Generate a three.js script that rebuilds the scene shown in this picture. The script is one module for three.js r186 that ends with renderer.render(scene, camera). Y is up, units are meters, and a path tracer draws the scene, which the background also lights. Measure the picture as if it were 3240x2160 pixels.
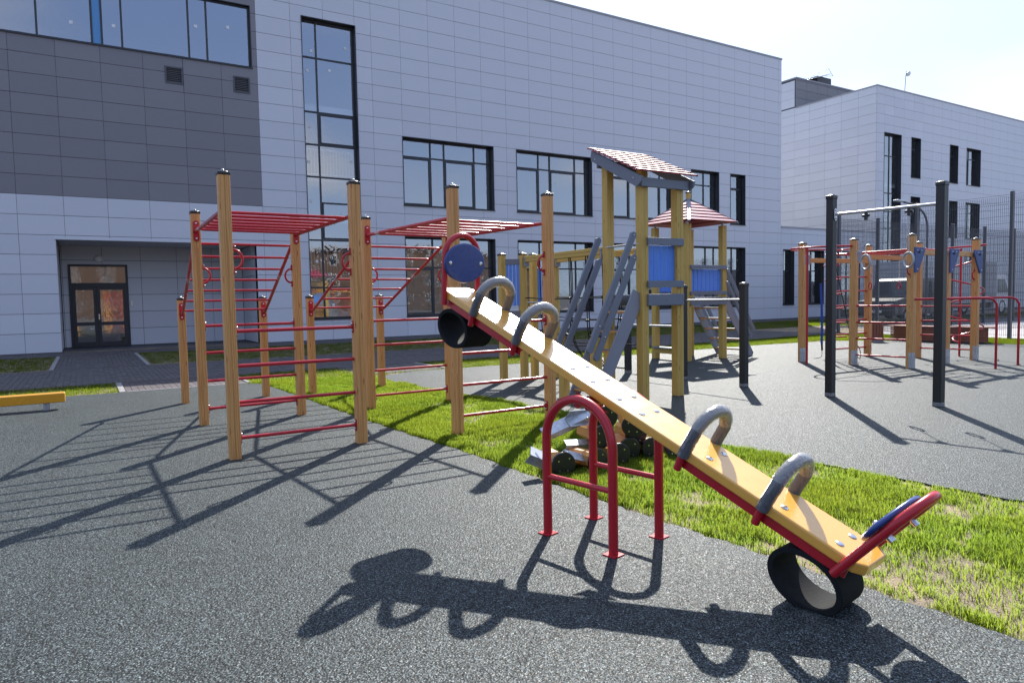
import * as THREE from 'three';
import { RoundedBoxGeometry } from 'three/addons/geometries/RoundedBoxGeometry.js';
import { mergeGeometries } from 'three/addons/utils/BufferGeometryUtils.js';
import { ImprovedNoise } from 'three/addons/math/ImprovedNoise.js';

// ------------------------------------------------------------------ camera, sky, sun, exposure
// World axes: the cladded facade is the plane z = 0, x runs along it, the playground lies at z > 0.
const scene = new THREE.Scene();
const camera = new THREE.PerspectiveCamera(52.317, 1024 / 682, 0.05, 2000);
camera.rotation.order = 'YXZ';
camera.position.set(1.6108, 1.40, 25.968);
camera.rotation.set(THREE.MathUtils.degToRad(-3.425), THREE.MathUtils.degToRad(-31.521), THREE.MathUtils.degToRad(-1.101));

const SUN_EL = THREE.MathUtils.degToRad(40.8), SUN_AZ = THREE.MathUtils.degToRad(45);   // azimuth from -z towards +x
const SUN = new THREE.Vector3(Math.cos(SUN_EL) * Math.sin(SUN_AZ), Math.sin(SUN_EL), -Math.cos(SUN_EL) * Math.cos(SUN_AZ));
const sun = new THREE.DirectionalLight(new THREE.Color(1.0, 0.955, 0.88), 4.6);
sun.position.copy(SUN).multiplyScalar(80).add(new THREE.Vector3(8, 0, 14));
sun.target.position.set(8, 0, 14);
sun.castShadow = true;
sun.shadow.mapSize.set(4096, 4096);
Object.assign(sun.shadow.camera, { left: -45, right: 45, top: 45, bottom: -45, near: 1, far: 200 });
sun.shadow.radius = 1;
scene.add(sun, sun.target);

const noise = new ImprovedNoise();
function fbm(x, y, z, o = 5) { let a = 0.5, s = 0, f = 1; for (let i = 0; i < o; i++) { s += a * noise.noise(x * f, y * f, z * f); f *= 2.03; a *= 0.5; } return s; }
const smooth = (a, b, x) => { const t = Math.min(1, Math.max(0, (x - a) / (b - a))); return t * t * (3 - 2 * t); };
function makeSky() {                                   // clear air with drifting thin cumulus
  const w = 1024, h = 512, d = new Float32Array(w * h * 4), v = new THREE.Vector3();
  for (let j = 0; j < h; j++) for (let i = 0; i < w; i++) {
    const phi = ((i + 0.5) / w - 0.5) * Math.PI * 2, el = ((j + 0.5) / h - 0.5) * Math.PI;
    v.set(Math.cos(el) * Math.cos(phi), Math.sin(el), Math.cos(el) * Math.sin(phi));
    const up = Math.max(0, v.y), c = v.dot(SUN), ang = Math.acos(Math.min(1, Math.max(-1, c)));
    const k = Math.pow(1 - up, 4.2);
    let r = 0.125 + 0.25 * k, g = 0.205 + 0.28 * k, b = 0.44 + 0.19 * k;
    const halo = 0.20 * Math.exp(-ang * 2.2) + 0.42 * Math.exp(-ang * ang * 12);
    const wide = 0.17 * smooth(-0.35, 1, c);
    r += halo * 1.0 + wide * 0.86; g += halo * 1.0 + wide * 0.92; b += halo * 0.96 + wide * 0.85;
    if (v.y > 0) {
      const s = 1 / (v.y + 0.22), n = fbm(v.x * s * 1.15 + 3.1, v.z * s * 1.15 - 1.7, 4.2, 6);
      const cl = smooth(-0.06, 0.32, n) * smooth(0.0, 0.16, v.y) * 0.6;
      const lum = 0.50 + 0.0 * smooth(0, 1, c) + 0.1 * n;
      r += (lum * 0.97 - r) * cl; g += (lum * 0.985 - g) * cl; b += (lum * 1.03 - b) * cl;
    } else { const t = Math.min(1, -v.y * 4); r += (0.16 - r) * t; g += (0.16 - g) * t; b += (0.15 - b) * t; }
    const o = (j * w + i) * 4; d[o] = r; d[o + 1] = g; d[o + 2] = b; d[o + 3] = 1;
  }
  const t = new THREE.DataTexture(d, w, h, THREE.RGBAFormat, THREE.FloatType);
  t.mapping = THREE.EquirectangularReflectionMapping; t.magFilter = THREE.LinearFilter; t.minFilter = THREE.LinearFilter;
  t.needsUpdate = true; return t;
}
const sky = makeSky();
scene.background = sky; scene.environment = sky;

const renderer = new THREE.WebGLRenderer({ antialias: true });
renderer.setSize(1024, 682);
renderer.toneMapping = THREE.LinearToneMapping;
renderer.toneMappingExposure = 2.15;
renderer.shadowMap.enabled = true;

// ------------------------------------------------------------------ helpers
let seed = 7;
const rnd = () => { seed = (seed * 1664525 + 1013904223) >>> 0; return seed / 4294967296; };
const rr = (a, b) => a + (b - a) * rnd();
const V = (x, y, z) => new THREE.Vector3(x, y, z);
const used = new Map();
function numbered(n) { const k = used.get(n) || 0; used.set(n, k + 1); return k ? `${n}_${String(k).padStart(3, '0')}` : n; }
const clean = g => { let q = g.index ? g.toNonIndexed() : g; for (const k of Object.keys(q.attributes)) if (!['position', 'normal', 'uv'].includes(k)) q.deleteAttribute(k); return q; };
const join = a => Array.isArray(a) ? (a.length === 1 ? a[0] : mergeGeometries(a.map(clean))) : a;
function mesh(name, geo, mat, parent) {
  const m = new THREE.Mesh(join(geo), mat); m.name = name; m.castShadow = m.receiveShadow = true; parent.add(m); return m;
}
function thing(name, label, category, pos = [0, 0, 0], turn = 0, group) {
  const o = new THREE.Group(); o.name = numbered(name); o.position.set(...pos); o.rotation.y = turn;
  o.userData = { label, category }; if (group) o.userData.group = group; scene.add(o); return o;
}
function struct(name, geo, mat) { const m = mesh(numbered(name), geo, mat, scene); m.userData = { kind: 'structure' }; return m; }
function stuff(m, label, category) { m.userData = { kind: 'stuff', ...(label ? { label, category } : {}) }; return m; }
// box with uv in metres; long axis is y for rods
function metricUV(g, ox = 0, oy = 0) {
  const p = g.attributes.position, n = g.attributes.normal, uv = new Float32Array(p.count * 2);
  for (let i = 0; i < p.count; i++) {
    const ax = Math.abs(n.getX(i)), ay = Math.abs(n.getY(i)), az = Math.abs(n.getZ(i));
    const x = p.getX(i), y = p.getY(i), z = p.getZ(i);
    if (ax >= ay && ax >= az) { uv[2 * i] = z + ox + 0.31; uv[2 * i + 1] = y + oy; }
    else if (az >= ay) { uv[2 * i] = x + ox; uv[2 * i + 1] = y + oy; }
    else { uv[2 * i] = x + ox; uv[2 * i + 1] = z + oy; }
  }
  g.setAttribute('uv', new THREE.BufferAttribute(uv, 2)); return g;
}
function box(w, h, d, x = 0, y = 0, z = 0, r = 0) {
  const g = r ? new RoundedBoxGeometry(w, h, d, 2, r) : new THREE.BoxGeometry(w, h, d);
  metricUV(g, rnd() * 3, rnd() * 3); return g.translate(x, y, z);
}
const bx = (x0, x1, y0, y1, z0, z1, r = 0) => box(x1 - x0, y1 - y0, z1 - z0, (x0 + x1) / 2, (y0 + y1) / 2, (z0 + z1) / 2, r);
function orient(g, a, b) {                          // g is built along +y about its centre
  const d = b.clone().sub(a), q = new THREE.Quaternion().setFromUnitVectors(V(0, 1, 0), d.clone().normalize());
  return g.applyQuaternion(q).translate((a.x + b.x) / 2, (a.y + b.y) / 2, (a.z + b.z) / 2);
}
// square timber from a to b; w lies sideways (horizontal), h in the vertical plane of the rod
function timber(a, b, w, h, r = 0.008) {
  const L = a.distanceTo(b), g = r ? new RoundedBoxGeometry(w, L, h, 2, r) : new THREE.BoxGeometry(w, L, h);
  metricUV(g, rnd() * 3, rnd() * 3);
  const y = b.clone().sub(a).normalize(); let x = new THREE.Vector3().crossVectors(y, V(0, 1, 0));
  if (x.lengthSq() < 1e-6) x.set(1, 0, 0); x.normalize(); const z = new THREE.Vector3().crossVectors(x, y);
  g.applyMatrix4(new THREE.Matrix4().makeBasis(x, y, z).setPosition((a.x + b.x) / 2, (a.y + b.y) / 2, (a.z + b.z) / 2));
  return g;
}
const rod = (a, b, r, n = 10, r2 = r) => orient(new THREE.CylinderGeometry(r2, r, a.distanceTo(b), n, 1), a, b);
function tube(pts, r, seg = 24, rad = 8, closed = false, tension = 0.5) {
  return new THREE.TubeGeometry(new THREE.CatmullRomCurve3(pts, closed, 'centripetal', tension), seg, r, rad, closed);
}
// polyline with rounded corners
function bent(pts, r, fil = 0.1, rad = 10) {
  const path = new THREE.CurvePath(); let prev = pts[0].clone();
  for (let i = 1; i < pts.length - 1; i++) {
    const a = pts[i].clone().sub(pts[i - 1]), b = pts[i + 1].clone().sub(pts[i]), f = Math.min(fil, a.length() * 0.49, b.length() * 0.49);
    const p = pts[i].clone().addScaledVector(a.normalize(), -f), q = pts[i].clone().addScaledVector(b.normalize(), f);
    path.add(new THREE.LineCurve3(prev, p)); path.add(new THREE.QuadraticBezierCurve3(p, pts[i].clone(), q)); prev = q;
  }
  path.add(new THREE.LineCurve3(prev, pts[pts.length - 1].clone()));
  return new THREE.TubeGeometry(path, 14 * (pts.length - 1), r, rad, false);
}
function shapeGeo(pts, depth, bevel = 0) {
  const s = new THREE.Shape(pts.map(p => new THREE.Vector2(p[0], p[1])));
  return new THREE.ExtrudeGeometry(s, { depth, bevelEnabled: bevel > 0, bevelSize: bevel, bevelThickness: bevel, bevelSegments: 2, curveSegments: 12 });
}
const ball = (p, r, sy = 1) => new THREE.SphereGeometry(r, 10, 7).scale(1, sy, 1).translate(p.x, p.y, p.z);

// ------------------------------------------------------------------ textures and materials
function dataTex(n, fn, srgb = true, rep = 1, h = n) {
  const d = new Uint8Array(n * h * 4);
  for (let j = 0; j < h; j++) for (let i = 0; i < n; i++) { const c = fn(i, j), o = (j * n + i) * 4; d[o] = c[0]; d[o + 1] = c[1]; d[o + 2] = c[2]; d[o + 3] = 255; }
  const t = new THREE.DataTexture(d, n, h, THREE.RGBAFormat); t.wrapS = t.wrapT = THREE.RepeatWrapping;
  t.magFilter = THREE.LinearFilter; t.minFilter = THREE.LinearMipmapLinearFilter; t.generateMipmaps = true;
  if (srgb) t.colorSpace = THREE.SRGBColorSpace; t.repeat.set(rep, rep); t.needsUpdate = true; return t;
}
const lin = (r, g, b) => new THREE.Color().setRGB(r, g, b);
const std = (c, rough = 0.6, extra = {}) => new THREE.MeshStandardMaterial({ color: c, roughness: rough, ...extra });
const phys = (c, rough = 0.5, extra = {}) => new THREE.MeshPhysicalMaterial({ color: c, roughness: rough, ...extra });

// rubber granulate: 4 m tile of about 4 mm grains
const N = 1024, grain = new Float32Array(N * N), tone = new Float32Array(N * N);
for (let i = 0; i < N * N; i++) { grain[i] = rnd(); tone[i] = rnd(); }
const wrap = (i, j) => ((j + N) % N) * N + ((i + N) % N);
function soft(a) { const o = new Float32Array(N * N); for (let j = 0; j < N; j++) for (let i = 0; i < N; i++) o[j * N + i] = 0.46 * a[wrap(i, j)] + 0.18 * (a[wrap(i + 1, j)] + a[wrap(i, j + 1)]) + 0.18 * a[wrap(i + 1, j + 1)]; return o; }
const grainS = soft(grain), toneS = soft(tone);
const pn = (x, y, per, z = 0) => {                  // periodic noise
  const u = x / N * Math.PI * 2, v = y / N * Math.PI * 2, k = per / 6.283;
  return noise.noise(Math.cos(u) * k + 9 + z, Math.sin(u) * k + Math.cos(v) * k, Math.sin(v) * k + 4 + z);
};
const patch = new Float32Array(N * N);
for (let j = 0; j < N; j++) for (let i = 0; i < N; i++) patch[j * N + i] = 0.6 * pn(i, j, 5) + 0.4 * pn(i, j, 17, 3);
const rubberMap = dataTex(N, (i, j) => {            // chips of dark, mid and light EPDM
  const k = j * N + i, t = tone[k], p = patch[k] * 8, e = toneS[wrap(i + 77, j + 31)] * 26;
  let v = t < 0.45 ? 14 + t * 34 : t < 0.84 ? 46 + (t - 0.45) * 80 : 92 + (t - 0.84) * 440;
  v = v * 0.97 + e * 0.7 + p; if (grainS[k] < 0.34) v *= 0.5;
  return [v * 0.91, v * 1.0, v * 1.01].map(q => Math.max(6, Math.min(255, q)));
}, true, 0.27);
const rubberBump = dataTex(N, (i, j) => { const g = grainS[j * N + i] * 255; return [g, g, g]; }, false, 0.27);
const rubberRough = dataTex(N, (i, j) => { const k = wrap(i + 311, j + 97), g = 80 + tone[k] * 150; return [g, g, g]; }, false, 0.27);
const M = {};
M.rubber = phys(0xffffff, 1.0, { specularIntensity: 0.32, map: rubberMap, bumpMap: rubberBump, bumpScale: 0.0065, roughnessMap: rubberRough });
const soilMap = dataTex(N, (i, j) => {
  const k = j * N + i, v = 118 + (toneS[k] - 0.5) * 90 + patch[k] * 46 + (grain[k] > 0.985 ? 45 : 0), s = patch[wrap(i + 400, j + 200)];
  return [v * 1.02 + s * 14, v * 0.9 + s * 10, v * 0.74].map(q => Math.max(8, Math.min(255, q)));
}, true, 0.4);
M.soil = std(0xffffff, 0.95, { map: soilMap, bumpMap: rubberBump, bumpScale: 0.012 });
M.asphalt = std(lin(0.075, 0.075, 0.08), 0.9, { bumpMap: rubberBump, bumpScale: 0.003 });
const fineMap = (r, g, b, amp, rep) => dataTex(512, (i, j) => { const k = wrap(i * 2, j * 2), v = (toneS[k] - 0.5) * amp + patch[k] * amp * 0.7; return [r + v, g + v, b + v].map(q => Math.max(0, Math.min(255, q))); }, true, rep);
// timber grain: 0.5 m wide, 2 m long tile
function woodTex(base, dark, ring) {
  return dataTex(512, (i, j) => {
    const u = i / 512, v = j / 512, lam = Math.floor(u * 10), off = lam * 3.7;
    const wv = noise.noise(u * 6 + off, v * 2.2, off) * 0.7 + noise.noise(u * 40 + off, v * 3.5, 2) * 0.25;
    const r = 0.5 + 0.5 * Math.sin((u * 62 + wv * 5.2 + off) * 2.1), fib = noise.noise(u * 190, v * 9, 7 + off);
    let t = ring * (0.55 * r * r + 0.28 * fib + 0.3 * wv);
    const kx = ((u * 10) % 1) - 0.5, ky = ((v * 3.1 + lam * 0.37) % 1) - 0.5, kd = Math.hypot(kx * 0.05 * 4, ky * 0.65);
    if (lam % 3 === 1) t += 0.9 * smooth(0.05, 0.01, kd);
    t = Math.max(0, Math.min(1, t));
    return base.map((b, q) => b + (dark[q] - b) * t);
  }, true, 1);
}
const woodMap = woodTex([205, 152, 88], [158, 98, 46], 0.8); woodMap.repeat.set(2, 0.5);
const yWoodMap = woodTex([192, 162, 84], [156, 122, 48], 0.5); yWoodMap.repeat.set(2, 0.5);
const gWoodMap = woodTex([108, 116, 128], [92, 100, 112], 0.35); gWoodMap.repeat.set(2, 0.5);
const bWoodMap = woodTex([88, 138, 220], [66, 112, 196], 0.4); bWoodMap.repeat.set(2, 0.5);
const brownMap = woodTex([140, 84, 62], [96, 54, 40], 0.6); brownMap.repeat.set(2, 0.5);
M.wood = phys(0xffffff, 0.55, { map: woodMap, bumpMap: woodMap, bumpScale: 0.0006, clearcoat: 0.15, clearcoatRoughness: 0.4 });
M.yellowWood = phys(0xffffff, 0.55, { map: yWoodMap, bumpMap: yWoodMap, bumpScale: 0.0006 });
M.greyWood = phys(0xffffff, 0.5, { map: gWoodMap, bumpMap: gWoodMap, bumpScale: 0.0005 });
M.blueWood = phys(0xffffff, 0.5, { map: bWoodMap, bumpMap: bWoodMap, bumpScale: 0.0005 });
M.brownWood = phys(0xffffff, 0.45, { map: brownMap, bumpMap: brownMap, bumpScale: 0.0006 });
const wear = dataTex(512, (i, j) => { const k = wrap(i * 2 + 55, j * 2 + 9), g = 120 + patch[k] * 70 + (toneS[k] - 0.5) * 36; return [g, g, g]; }, false, 1.2);
M.red = phys(lin(0.42, 0.014, 0.024), 0.62, { specularIntensity: 0.6, clearcoat: 0.3, clearcoatRoughness: 0.18, roughnessMap: wear });
M.redDark = M.red;
M.yellow = phys(lin(0.72, 0.36, 0.05), 0.6, { clearcoat: 0.85, clearcoatRoughness: 0.3, roughnessMap: wear });
M.yellowBench = phys(lin(0.66, 0.31, 0.02), 0.5, { roughnessMap: wear });
M.blue = phys(lin(0.018, 0.045, 0.19), 0.6, { clearcoat: 0.25, clearcoatRoughness: 0.3, roughnessMap: wear });
M.blueBracket = phys(lin(0.03, 0.07, 0.21), 0.5);
M.greyPlate = phys(lin(0.235, 0.255, 0.30), 0.45, { roughnessMap: wear });
M.redRoof = phys(lin(0.26, 0.010, 0.024), 0.45, { clearcoat: 0.8, clearcoatRoughness: 0.28 });
M.blackSteel = phys(lin(0.012, 0.012, 0.014), 0.42);
M.blackPlastic = phys(lin(0.012, 0.013, 0.015), 0.35);
M.tyre = phys(fineMapColor(), 0.8, { specularIntensity: 0.25 });
function fineMapColor() { return lin(0.016, 0.017, 0.018); }
M.tyre.map = fineMap(235, 235, 238, 60, 2); M.tyre.bumpMap = rubberBump; M.tyre.bumpScale = 0.0008;
M.foam = phys(lin(0.095, 0.10, 0.112), 0.8, { clearcoat: 0.9, clearcoatRoughness: 0.14 });
M.foam.bumpMap = dataTex(512, (i, j) => { const k = wrap(i * 2, j * 2), a = Math.abs(noise.noise(i / 22, j / 70, 1.5)), b = Math.abs(noise.noise(i / 60 + 5, j / 16, 8.5)); const g = 255 * Math.min(1, 1.6 * Math.min(a, b) + 0.2); return [g, g, g]; }, false, 1);
M.foam.bumpScale = 0.0025; M.foam.bumpMap.repeat.set(6, 2);
M.film = phys(lin(0.9, 0.9, 0.9), 0.2, { transmission: 0.8, thickness: 0, ior: 1.45 });
M.wrap = phys(lin(0.95, 0.94, 0.92), 0.22, { transmission: 0.9, thickness: 0, ior: 1.6, side: THREE.DoubleSide });
M.chrome = std(lin(0.62, 0.62, 0.62), 0.25, { metalness: 1 });
M.steel = std(lin(0.5, 0.5, 0.5), 0.36, { metalness: 1 });
M.galva = std(0xffffff, 0.5, { metalness: 0.85, map: fineMap(182, 186, 192, 60, 3) });
M.aluRing = std(lin(0.42, 0.43, 0.44), 0.5, { metalness: 0.5 });
M.rope = std(lin(0.012, 0.012, 0.013), 0.9);
M.blueRope = std(lin(0.03, 0.09, 0.42), 0.85);
M.fence = phys(lin(0.075, 0.08, 0.09), 0.5);
// facade
const pBump = dataTex(256, (i, j) => { const g = 128 + (toneS[wrap(i * 4, j * 4)] - 0.5) * 60; return [g, g, g]; }, false, 1);
const whiteTones = [[0.553, 0.564, 0.600], [0.541, 0.552, 0.588], [0.563, 0.574, 0.610], [0.534, 0.546, 0.583]];
M.panelWhite = whiteTones.map(t => std(lin(...t), 0.5, { bumpMap: pBump, bumpScale: 0.0004 }));
const greyTones = [[0.198, 0.188, 0.200], [0.190, 0.181, 0.193], [0.206, 0.196, 0.208]];
M.panelGrey = greyTones.map(t => std(lin(...t), 0.5, { bumpMap: pBump, bumpScale: 0.0004 }));
M.backing = std(lin(0.10, 0.10, 0.105), 0.9);
M.flashing = std(lin(0.30, 0.30, 0.32), 0.45);
M.frame = phys(lin(0.026, 0.029, 0.036), 0.42);
M.glass = phys(lin(0.84, 0.88, 0.90), 0.015, { transmission: 1, thickness: 0, ior: 4.0, bumpMap: dataTex(256, (i, j) => { const g = 128 + patch[wrap(i * 4, j * 4)] * 120; return [g, g, g]; }, false, 1), bumpScale: 0.0012 });
M.bluePane = std(lin(0.09, 0.26, 0.5), 0.2);
M.interior = std(lin(0.34, 0.33, 0.31), 0.9);
M.sticker = std(lin(0.7, 0.7, 0.68), 0.7);
M.white = std(lin(0.72, 0.72, 0.72), 0.5);
M.plinth = std(lin(0.10, 0.10, 0.11), 0.85);
const paverMap = fineMap(128, 118, 118, 70, 1.5);
M.pavers = [[0.155, 0.14, 0.142], [0.13, 0.118, 0.12], [0.175, 0.158, 0.158], [0.145, 0.134, 0.14]].map(t => std(lin(...t).multiplyScalar(1.9), 0.9, { map: paverMap }));
M.paverLight = [[0.30, 0.285, 0.295], [0.26, 0.25, 0.26]].map(t => std(lin(...t).multiplyScalar(1.1), 0.9, { map: paverMap }));
M.kerb = std(lin(0.22, 0.21, 0.21), 0.9);
// ------------------------------------------------------------------ ground, pads, paths
function slab(pts, y0, y1) {                        // outline in (x, z)
  const g = new THREE.ExtrudeGeometry(new THREE.Shape(pts.map(p => new THREE.Vector2(p[0], -p[1]))), { depth: y1 - y0, bevelEnabled: false });
  return g.rotateX(-Math.PI / 2).translate(0, y0, 0);
}
const spline = (pts, n) => new THREE.CatmullRomCurve3(pts.map(p => V(p[0], 0, p[1]))).getPoints(n).map((p, i) => [p.x + 0.012 * Math.sin(i * 2.3) + 0.01 * Math.sin(i * 5.1 + 1), p.z + 0.008 * Math.sin(i * 3.7)]);
struct('ground', new THREE.PlaneGeometry(900, 900).rotateX(-Math.PI / 2).translate(20, -0.05, 0), M.asphalt);
struct('lawn_soil', metricUV(new THREE.BoxGeometry(38, 0.03, 33)).translate(9, -0.02, 15.5), M.soil);
struct('lawn_soil', metricUV(new THREE.BoxGeometry(60, 0.03, 6)).translate(58.2, -0.02, 5), M.soil);
const edgeL = spline([[4.02, 12.97], [4.17, 13.25], [4.26, 14.3], [4.31, 15.8], [4.36, 17.2], [4.40, 18.2], [4.46, 19.3], [4.53, 20.3], [4.55, 21.5], [4.58, 22.4], [4.62, 23], [4.66, 23.6], [4.70, 24.3], [4.76, 25.5], [4.85, 27.5], [4.95, 31.5]], 150);
const edgeRback = spline([[6.55, 13.38], [7.36, 13.1], [8.3, 13.18], [10, 13.22], [12.5, 13.2], [15, 13.1], [17.1, 13.08], [18.9, 13.3], [20.6, 13.75], [21.5, 14.8], [21.9, 16.95], [22.0, 20], [22, 31.5]], 90);
const edgeRnear = spline([[6.55, 13.38], [6.25, 13.62], [6.18, 14.1], [6.21, 15], [6.29, 16.2], [6.42, 17], [6.5, 18], [6.57, 18.7], [6.62, 20], [6.65, 21.6], [6.70, 22.5], [6.76, 23.3], [6.83, 24], [6.97, 26], [7.15, 31.5]], 130);
struct('rubber_surface', slab([[-10, 12.97], ...edgeL, [-10, 31.5]], -0.04, 0.012), M.rubber);
struct('rubber_surface', slab([...edgeRback, ...edgeRnear.slice(1).reverse()], -0.04, 0.012), M.rubber);
struct('court_surface', slab([[24.45, 11.0], [70, 11.0], [70, 40], [24.45, 40]], -0.04, -0.001), std(lin(0.30, 0.285, 0.28), 0.9, { bumpMap: rubberBump, bumpScale: 0.002 }));

// block pavers 0.2 x 0.1 m; the 300 largest in view are parts, the rest one mass
const paved = [
  { x0: 2.13, x1: 4.03, z0: 11.32, z1: 12.93, light: true }, { x0: -9, x1: 24.2, z0: 7.17, z1: 11.28 },
  { x0: 0.95, x1: 2.81, z0: 2.07, z1: 7.13 }, { x0: 6.25, x1: 7.93, z0: 11.32, z1: 13.02 }, { x0: -9, x1: 35.6, z0: 0.02, z1: 2.03 }];
const path = struct('paved_path', paved.map(r => bx(r.x0 - 0.01, r.x1 + 0.01, -0.035, -0.004, r.z0 - 0.01, r.z1 + 0.01)), M.plinth);
{
  const cell = [];
  for (const r of paved) {
    const W = 0.1, L = 0.2; let col = 0;
    for (let x = r.x0; x < r.x1 - 0.02; x += W, col++) for (let z = r.z0 - (col % 2) * L / 2; z < r.z1 - 0.02; z += L) {
      const a = Math.max(z, r.z0), b = Math.min(z + L, r.z1); if (b - a < 0.05) continue;
      cell.push({ x: x + Math.min(W, r.x1 - x) / 2, z: (a + b) / 2, l: b - a, w: Math.min(W, r.x1 - x), light: r.light, d: Math.hypot(x - 1.6, (a + b) / 2 - 26), y: rr(-0.0025, 0.0025), t: Math.floor(rnd() * 4) });
    }
  }
  cell.sort((p, q) => p.d - q.d);
  const geos = new Map();
  const geo = (w, l) => { const k = w.toFixed(3) + l.toFixed(3); if (!geos.has(k)) geos.set(k, metricUV(new THREE.BoxGeometry(w - 0.007, 0.03, l - 0.007))); return geos.get(k); };
  for (const c of cell.slice(0, 300)) { const m = mesh('paver', geo(c.w, c.l), c.light ? M.paverLight[c.t % 2] : M.pavers[c.t], path); m.position.set(c.x, -0.011 + c.y, c.z); }
  const rest = cell.slice(300), im = new THREE.InstancedMesh(metricUV(new THREE.BoxGeometry(1, 1, 1)), std(0xffffff, 0.9, { map: fineMap(225, 222, 222, 60, 1) }), rest.length);
  im.name = 'paver_field'; im.castShadow = im.receiveShadow = true; const q = new THREE.Matrix4(), tn = [[0.155, 0.14, 0.142], [0.13, 0.118, 0.12], [0.175, 0.158, 0.158], [0.145, 0.134, 0.14]];
  rest.forEach((c, i) => { q.makeScale(c.w - 0.007, 0.03, c.l - 0.007).setPosition(c.x, -0.011 + c.y, c.z); im.setMatrixAt(i, q); im.setColorAt(i, c.light ? lin(0.17, 0.16, 0.165) : lin(...tn[c.t]).multiplyScalar(0.62)); });
  im.userData = { kind: 'stuff' }; path.add(im);
  // kerb stones along the paths
  const kerb = (x0, x1, z0, z1) => bx(x0, x1, -0.035, 0.018, z0, z1, 0.004);
  struct('kerb_edging', [kerb(0.85, 0.94, 2.06, 7.12), kerb(2.82, 2.91, 2.06, 7.12), kerb(2.03, 2.12, 11.33, 12.95), kerb(4.04, 4.1, 11.33, 12.9), kerb(7.94, 8.02, 11.33, 13.1), kerb(2.14, 4.02, 12.935, 12.985)], M.kerb);
}
// grass: tufts of narrow blades, scattered wherever soil is open
const inPaved = (x, z) => paved.some(r => x > r.x0 - 0.1 && x < r.x1 + 0.1 && z > r.z0 - 0.02 && z < r.z1 + 0.02);
const edgeAt = (e, z) => { for (let i = 1; i < e.length; i++) if ((e[i - 1][1] - z) * (e[i][1] - z) <= 0) return e[i - 1][0] + (e[i][0] - e[i - 1][0]) * ((z - e[i - 1][1]) / ((e[i][1] - e[i - 1][1]) || 1)); return null; };
function tuft(nb, hgt, spread) {
  const pos = [], nor = [], add = (a, b, c, n) => { for (const p of [a, b, c]) { pos.push(p.x, p.y, p.z); nor.push(n.x, n.y, n.z); } };
  for (let i = 0; i < nb; i++) {
    const a = rnd() * 6.283, r = Math.sqrt(rnd()) * spread, h = hgt * rr(0.55, 1.1), lean = rr(0.03, 0.42) * h, w = rr(0.0013, 0.0024), dir = rnd() * 6.283;
    const b0 = V(Math.cos(a) * r, -0.005, Math.sin(a) * r), l = V(Math.cos(dir), 0, Math.sin(dir)), s = V(-l.z, 0, l.x).multiplyScalar(w);
    const m1 = b0.clone().addScaledVector(l, lean * 0.3).add(V(0, h * 0.6, 0)), t = b0.clone().addScaledVector(l, lean).add(V(0, h, 0));
    const n = V(l.x, 0.5, l.z).normalize();
    add(b0.clone().sub(s), b0.clone().add(s), m1.clone().add(s), n); add(b0.clone().sub(s), m1.clone().add(s), m1.clone().sub(s), n); add(m1.clone().sub(s), m1.clone().add(s), t, n);
  }
  const g = new THREE.BufferGeometry(); g.setAttribute('position', new THREE.Float32BufferAttribute(pos, 3)); g.setAttribute('normal', new THREE.Float32BufferAttribute(nor, 3));
  g.setAttribute('uv', new THREE.Float32BufferAttribute(new Float32Array(pos.length / 3 * 2), 2)); return g;
}
M.grass = phys(0xffffff, 0.9, { transmission: 0.6, thickness: 0, side: THREE.DoubleSide, specularIntensity: 0.12 });
function lawn(name, label, count, nb, hgt, spread, place, col) {
  const spots = []; let guard = 0;
  while (spots.length < count && guard++ < count * 8) { const p = place(); if (p) spots.push(p); }
  const im = new THREE.InstancedMesh(tuft(nb, hgt, spread), M.grass, spots.length); im.name = numbered(name); im.castShadow = im.receiveShadow = true;
  const e = new THREE.Object3D();
  spots.forEach(([x, z, s], i) => { e.position.set(x, -0.004, z); e.rotation.set(0, rnd() * 6.283, 0); e.scale.set(1, s, 1); e.updateMatrix(); im.setMatrixAt(i, e.matrix); im.setColorAt(i, col(x, z)); });
  stuff(im, label, 'grass'); scene.add(im);
}
const green = (x, z) => { const n = fbm(x * 0.9, z * 0.9, 2.5, 3), t = rnd(); return lin(0.33 + 0.13 * t + 0.12 * n, 0.50 + 0.08 * t + 0.05 * n, 0.03 + 0.014 * t); };
const strip = () => {
  const z = 12.9 + Math.pow(rnd(), 0.8) * 15, l = edgeAt(edgeL, z) ?? 4.1, r = edgeAt(edgeRnear, z) ?? 6.25, x = rr(l + 0.02, r - 0.02);
  const bare = fbm(x * 1.5 + 3, z * 1.2, 7.7, 4), front = smooth(20.5, 23, z);
  const dens = smooth(-0.17 + 0.13 * front, 0.16 + 0.12 * front, bare + 0.1 * (1 - front));
  return rnd() < 0.13 + 0.87 * dens ? [x, z, rr(0.5, 1.05) * (0.6 + 0.4 * dens)] : null;
};
lawn('grass_strip', 'patchy young grass between the two rubber surfaces', 70000, 8, 0.08, 0.034, strip, green);
lawn('grass_verge', 'short grass beside the paths and along the building', 52000, 9, 0.062, 0.07, () => {
  const k = rnd(); let x, z;
  if (k < 0.62) { x = rr(-3, 36); z = rr(2.1, 7.1); } else { x = rr(-3, 24); z = rr(11.3, 13.3); if (x < 4 && z > 12.9) return null; if (x > 6.3 && z > 13.15) return null; }
  if (inPaved(x, z)) return null; return [x, z, rr(0.7, 1.1)];
}, green);
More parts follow.
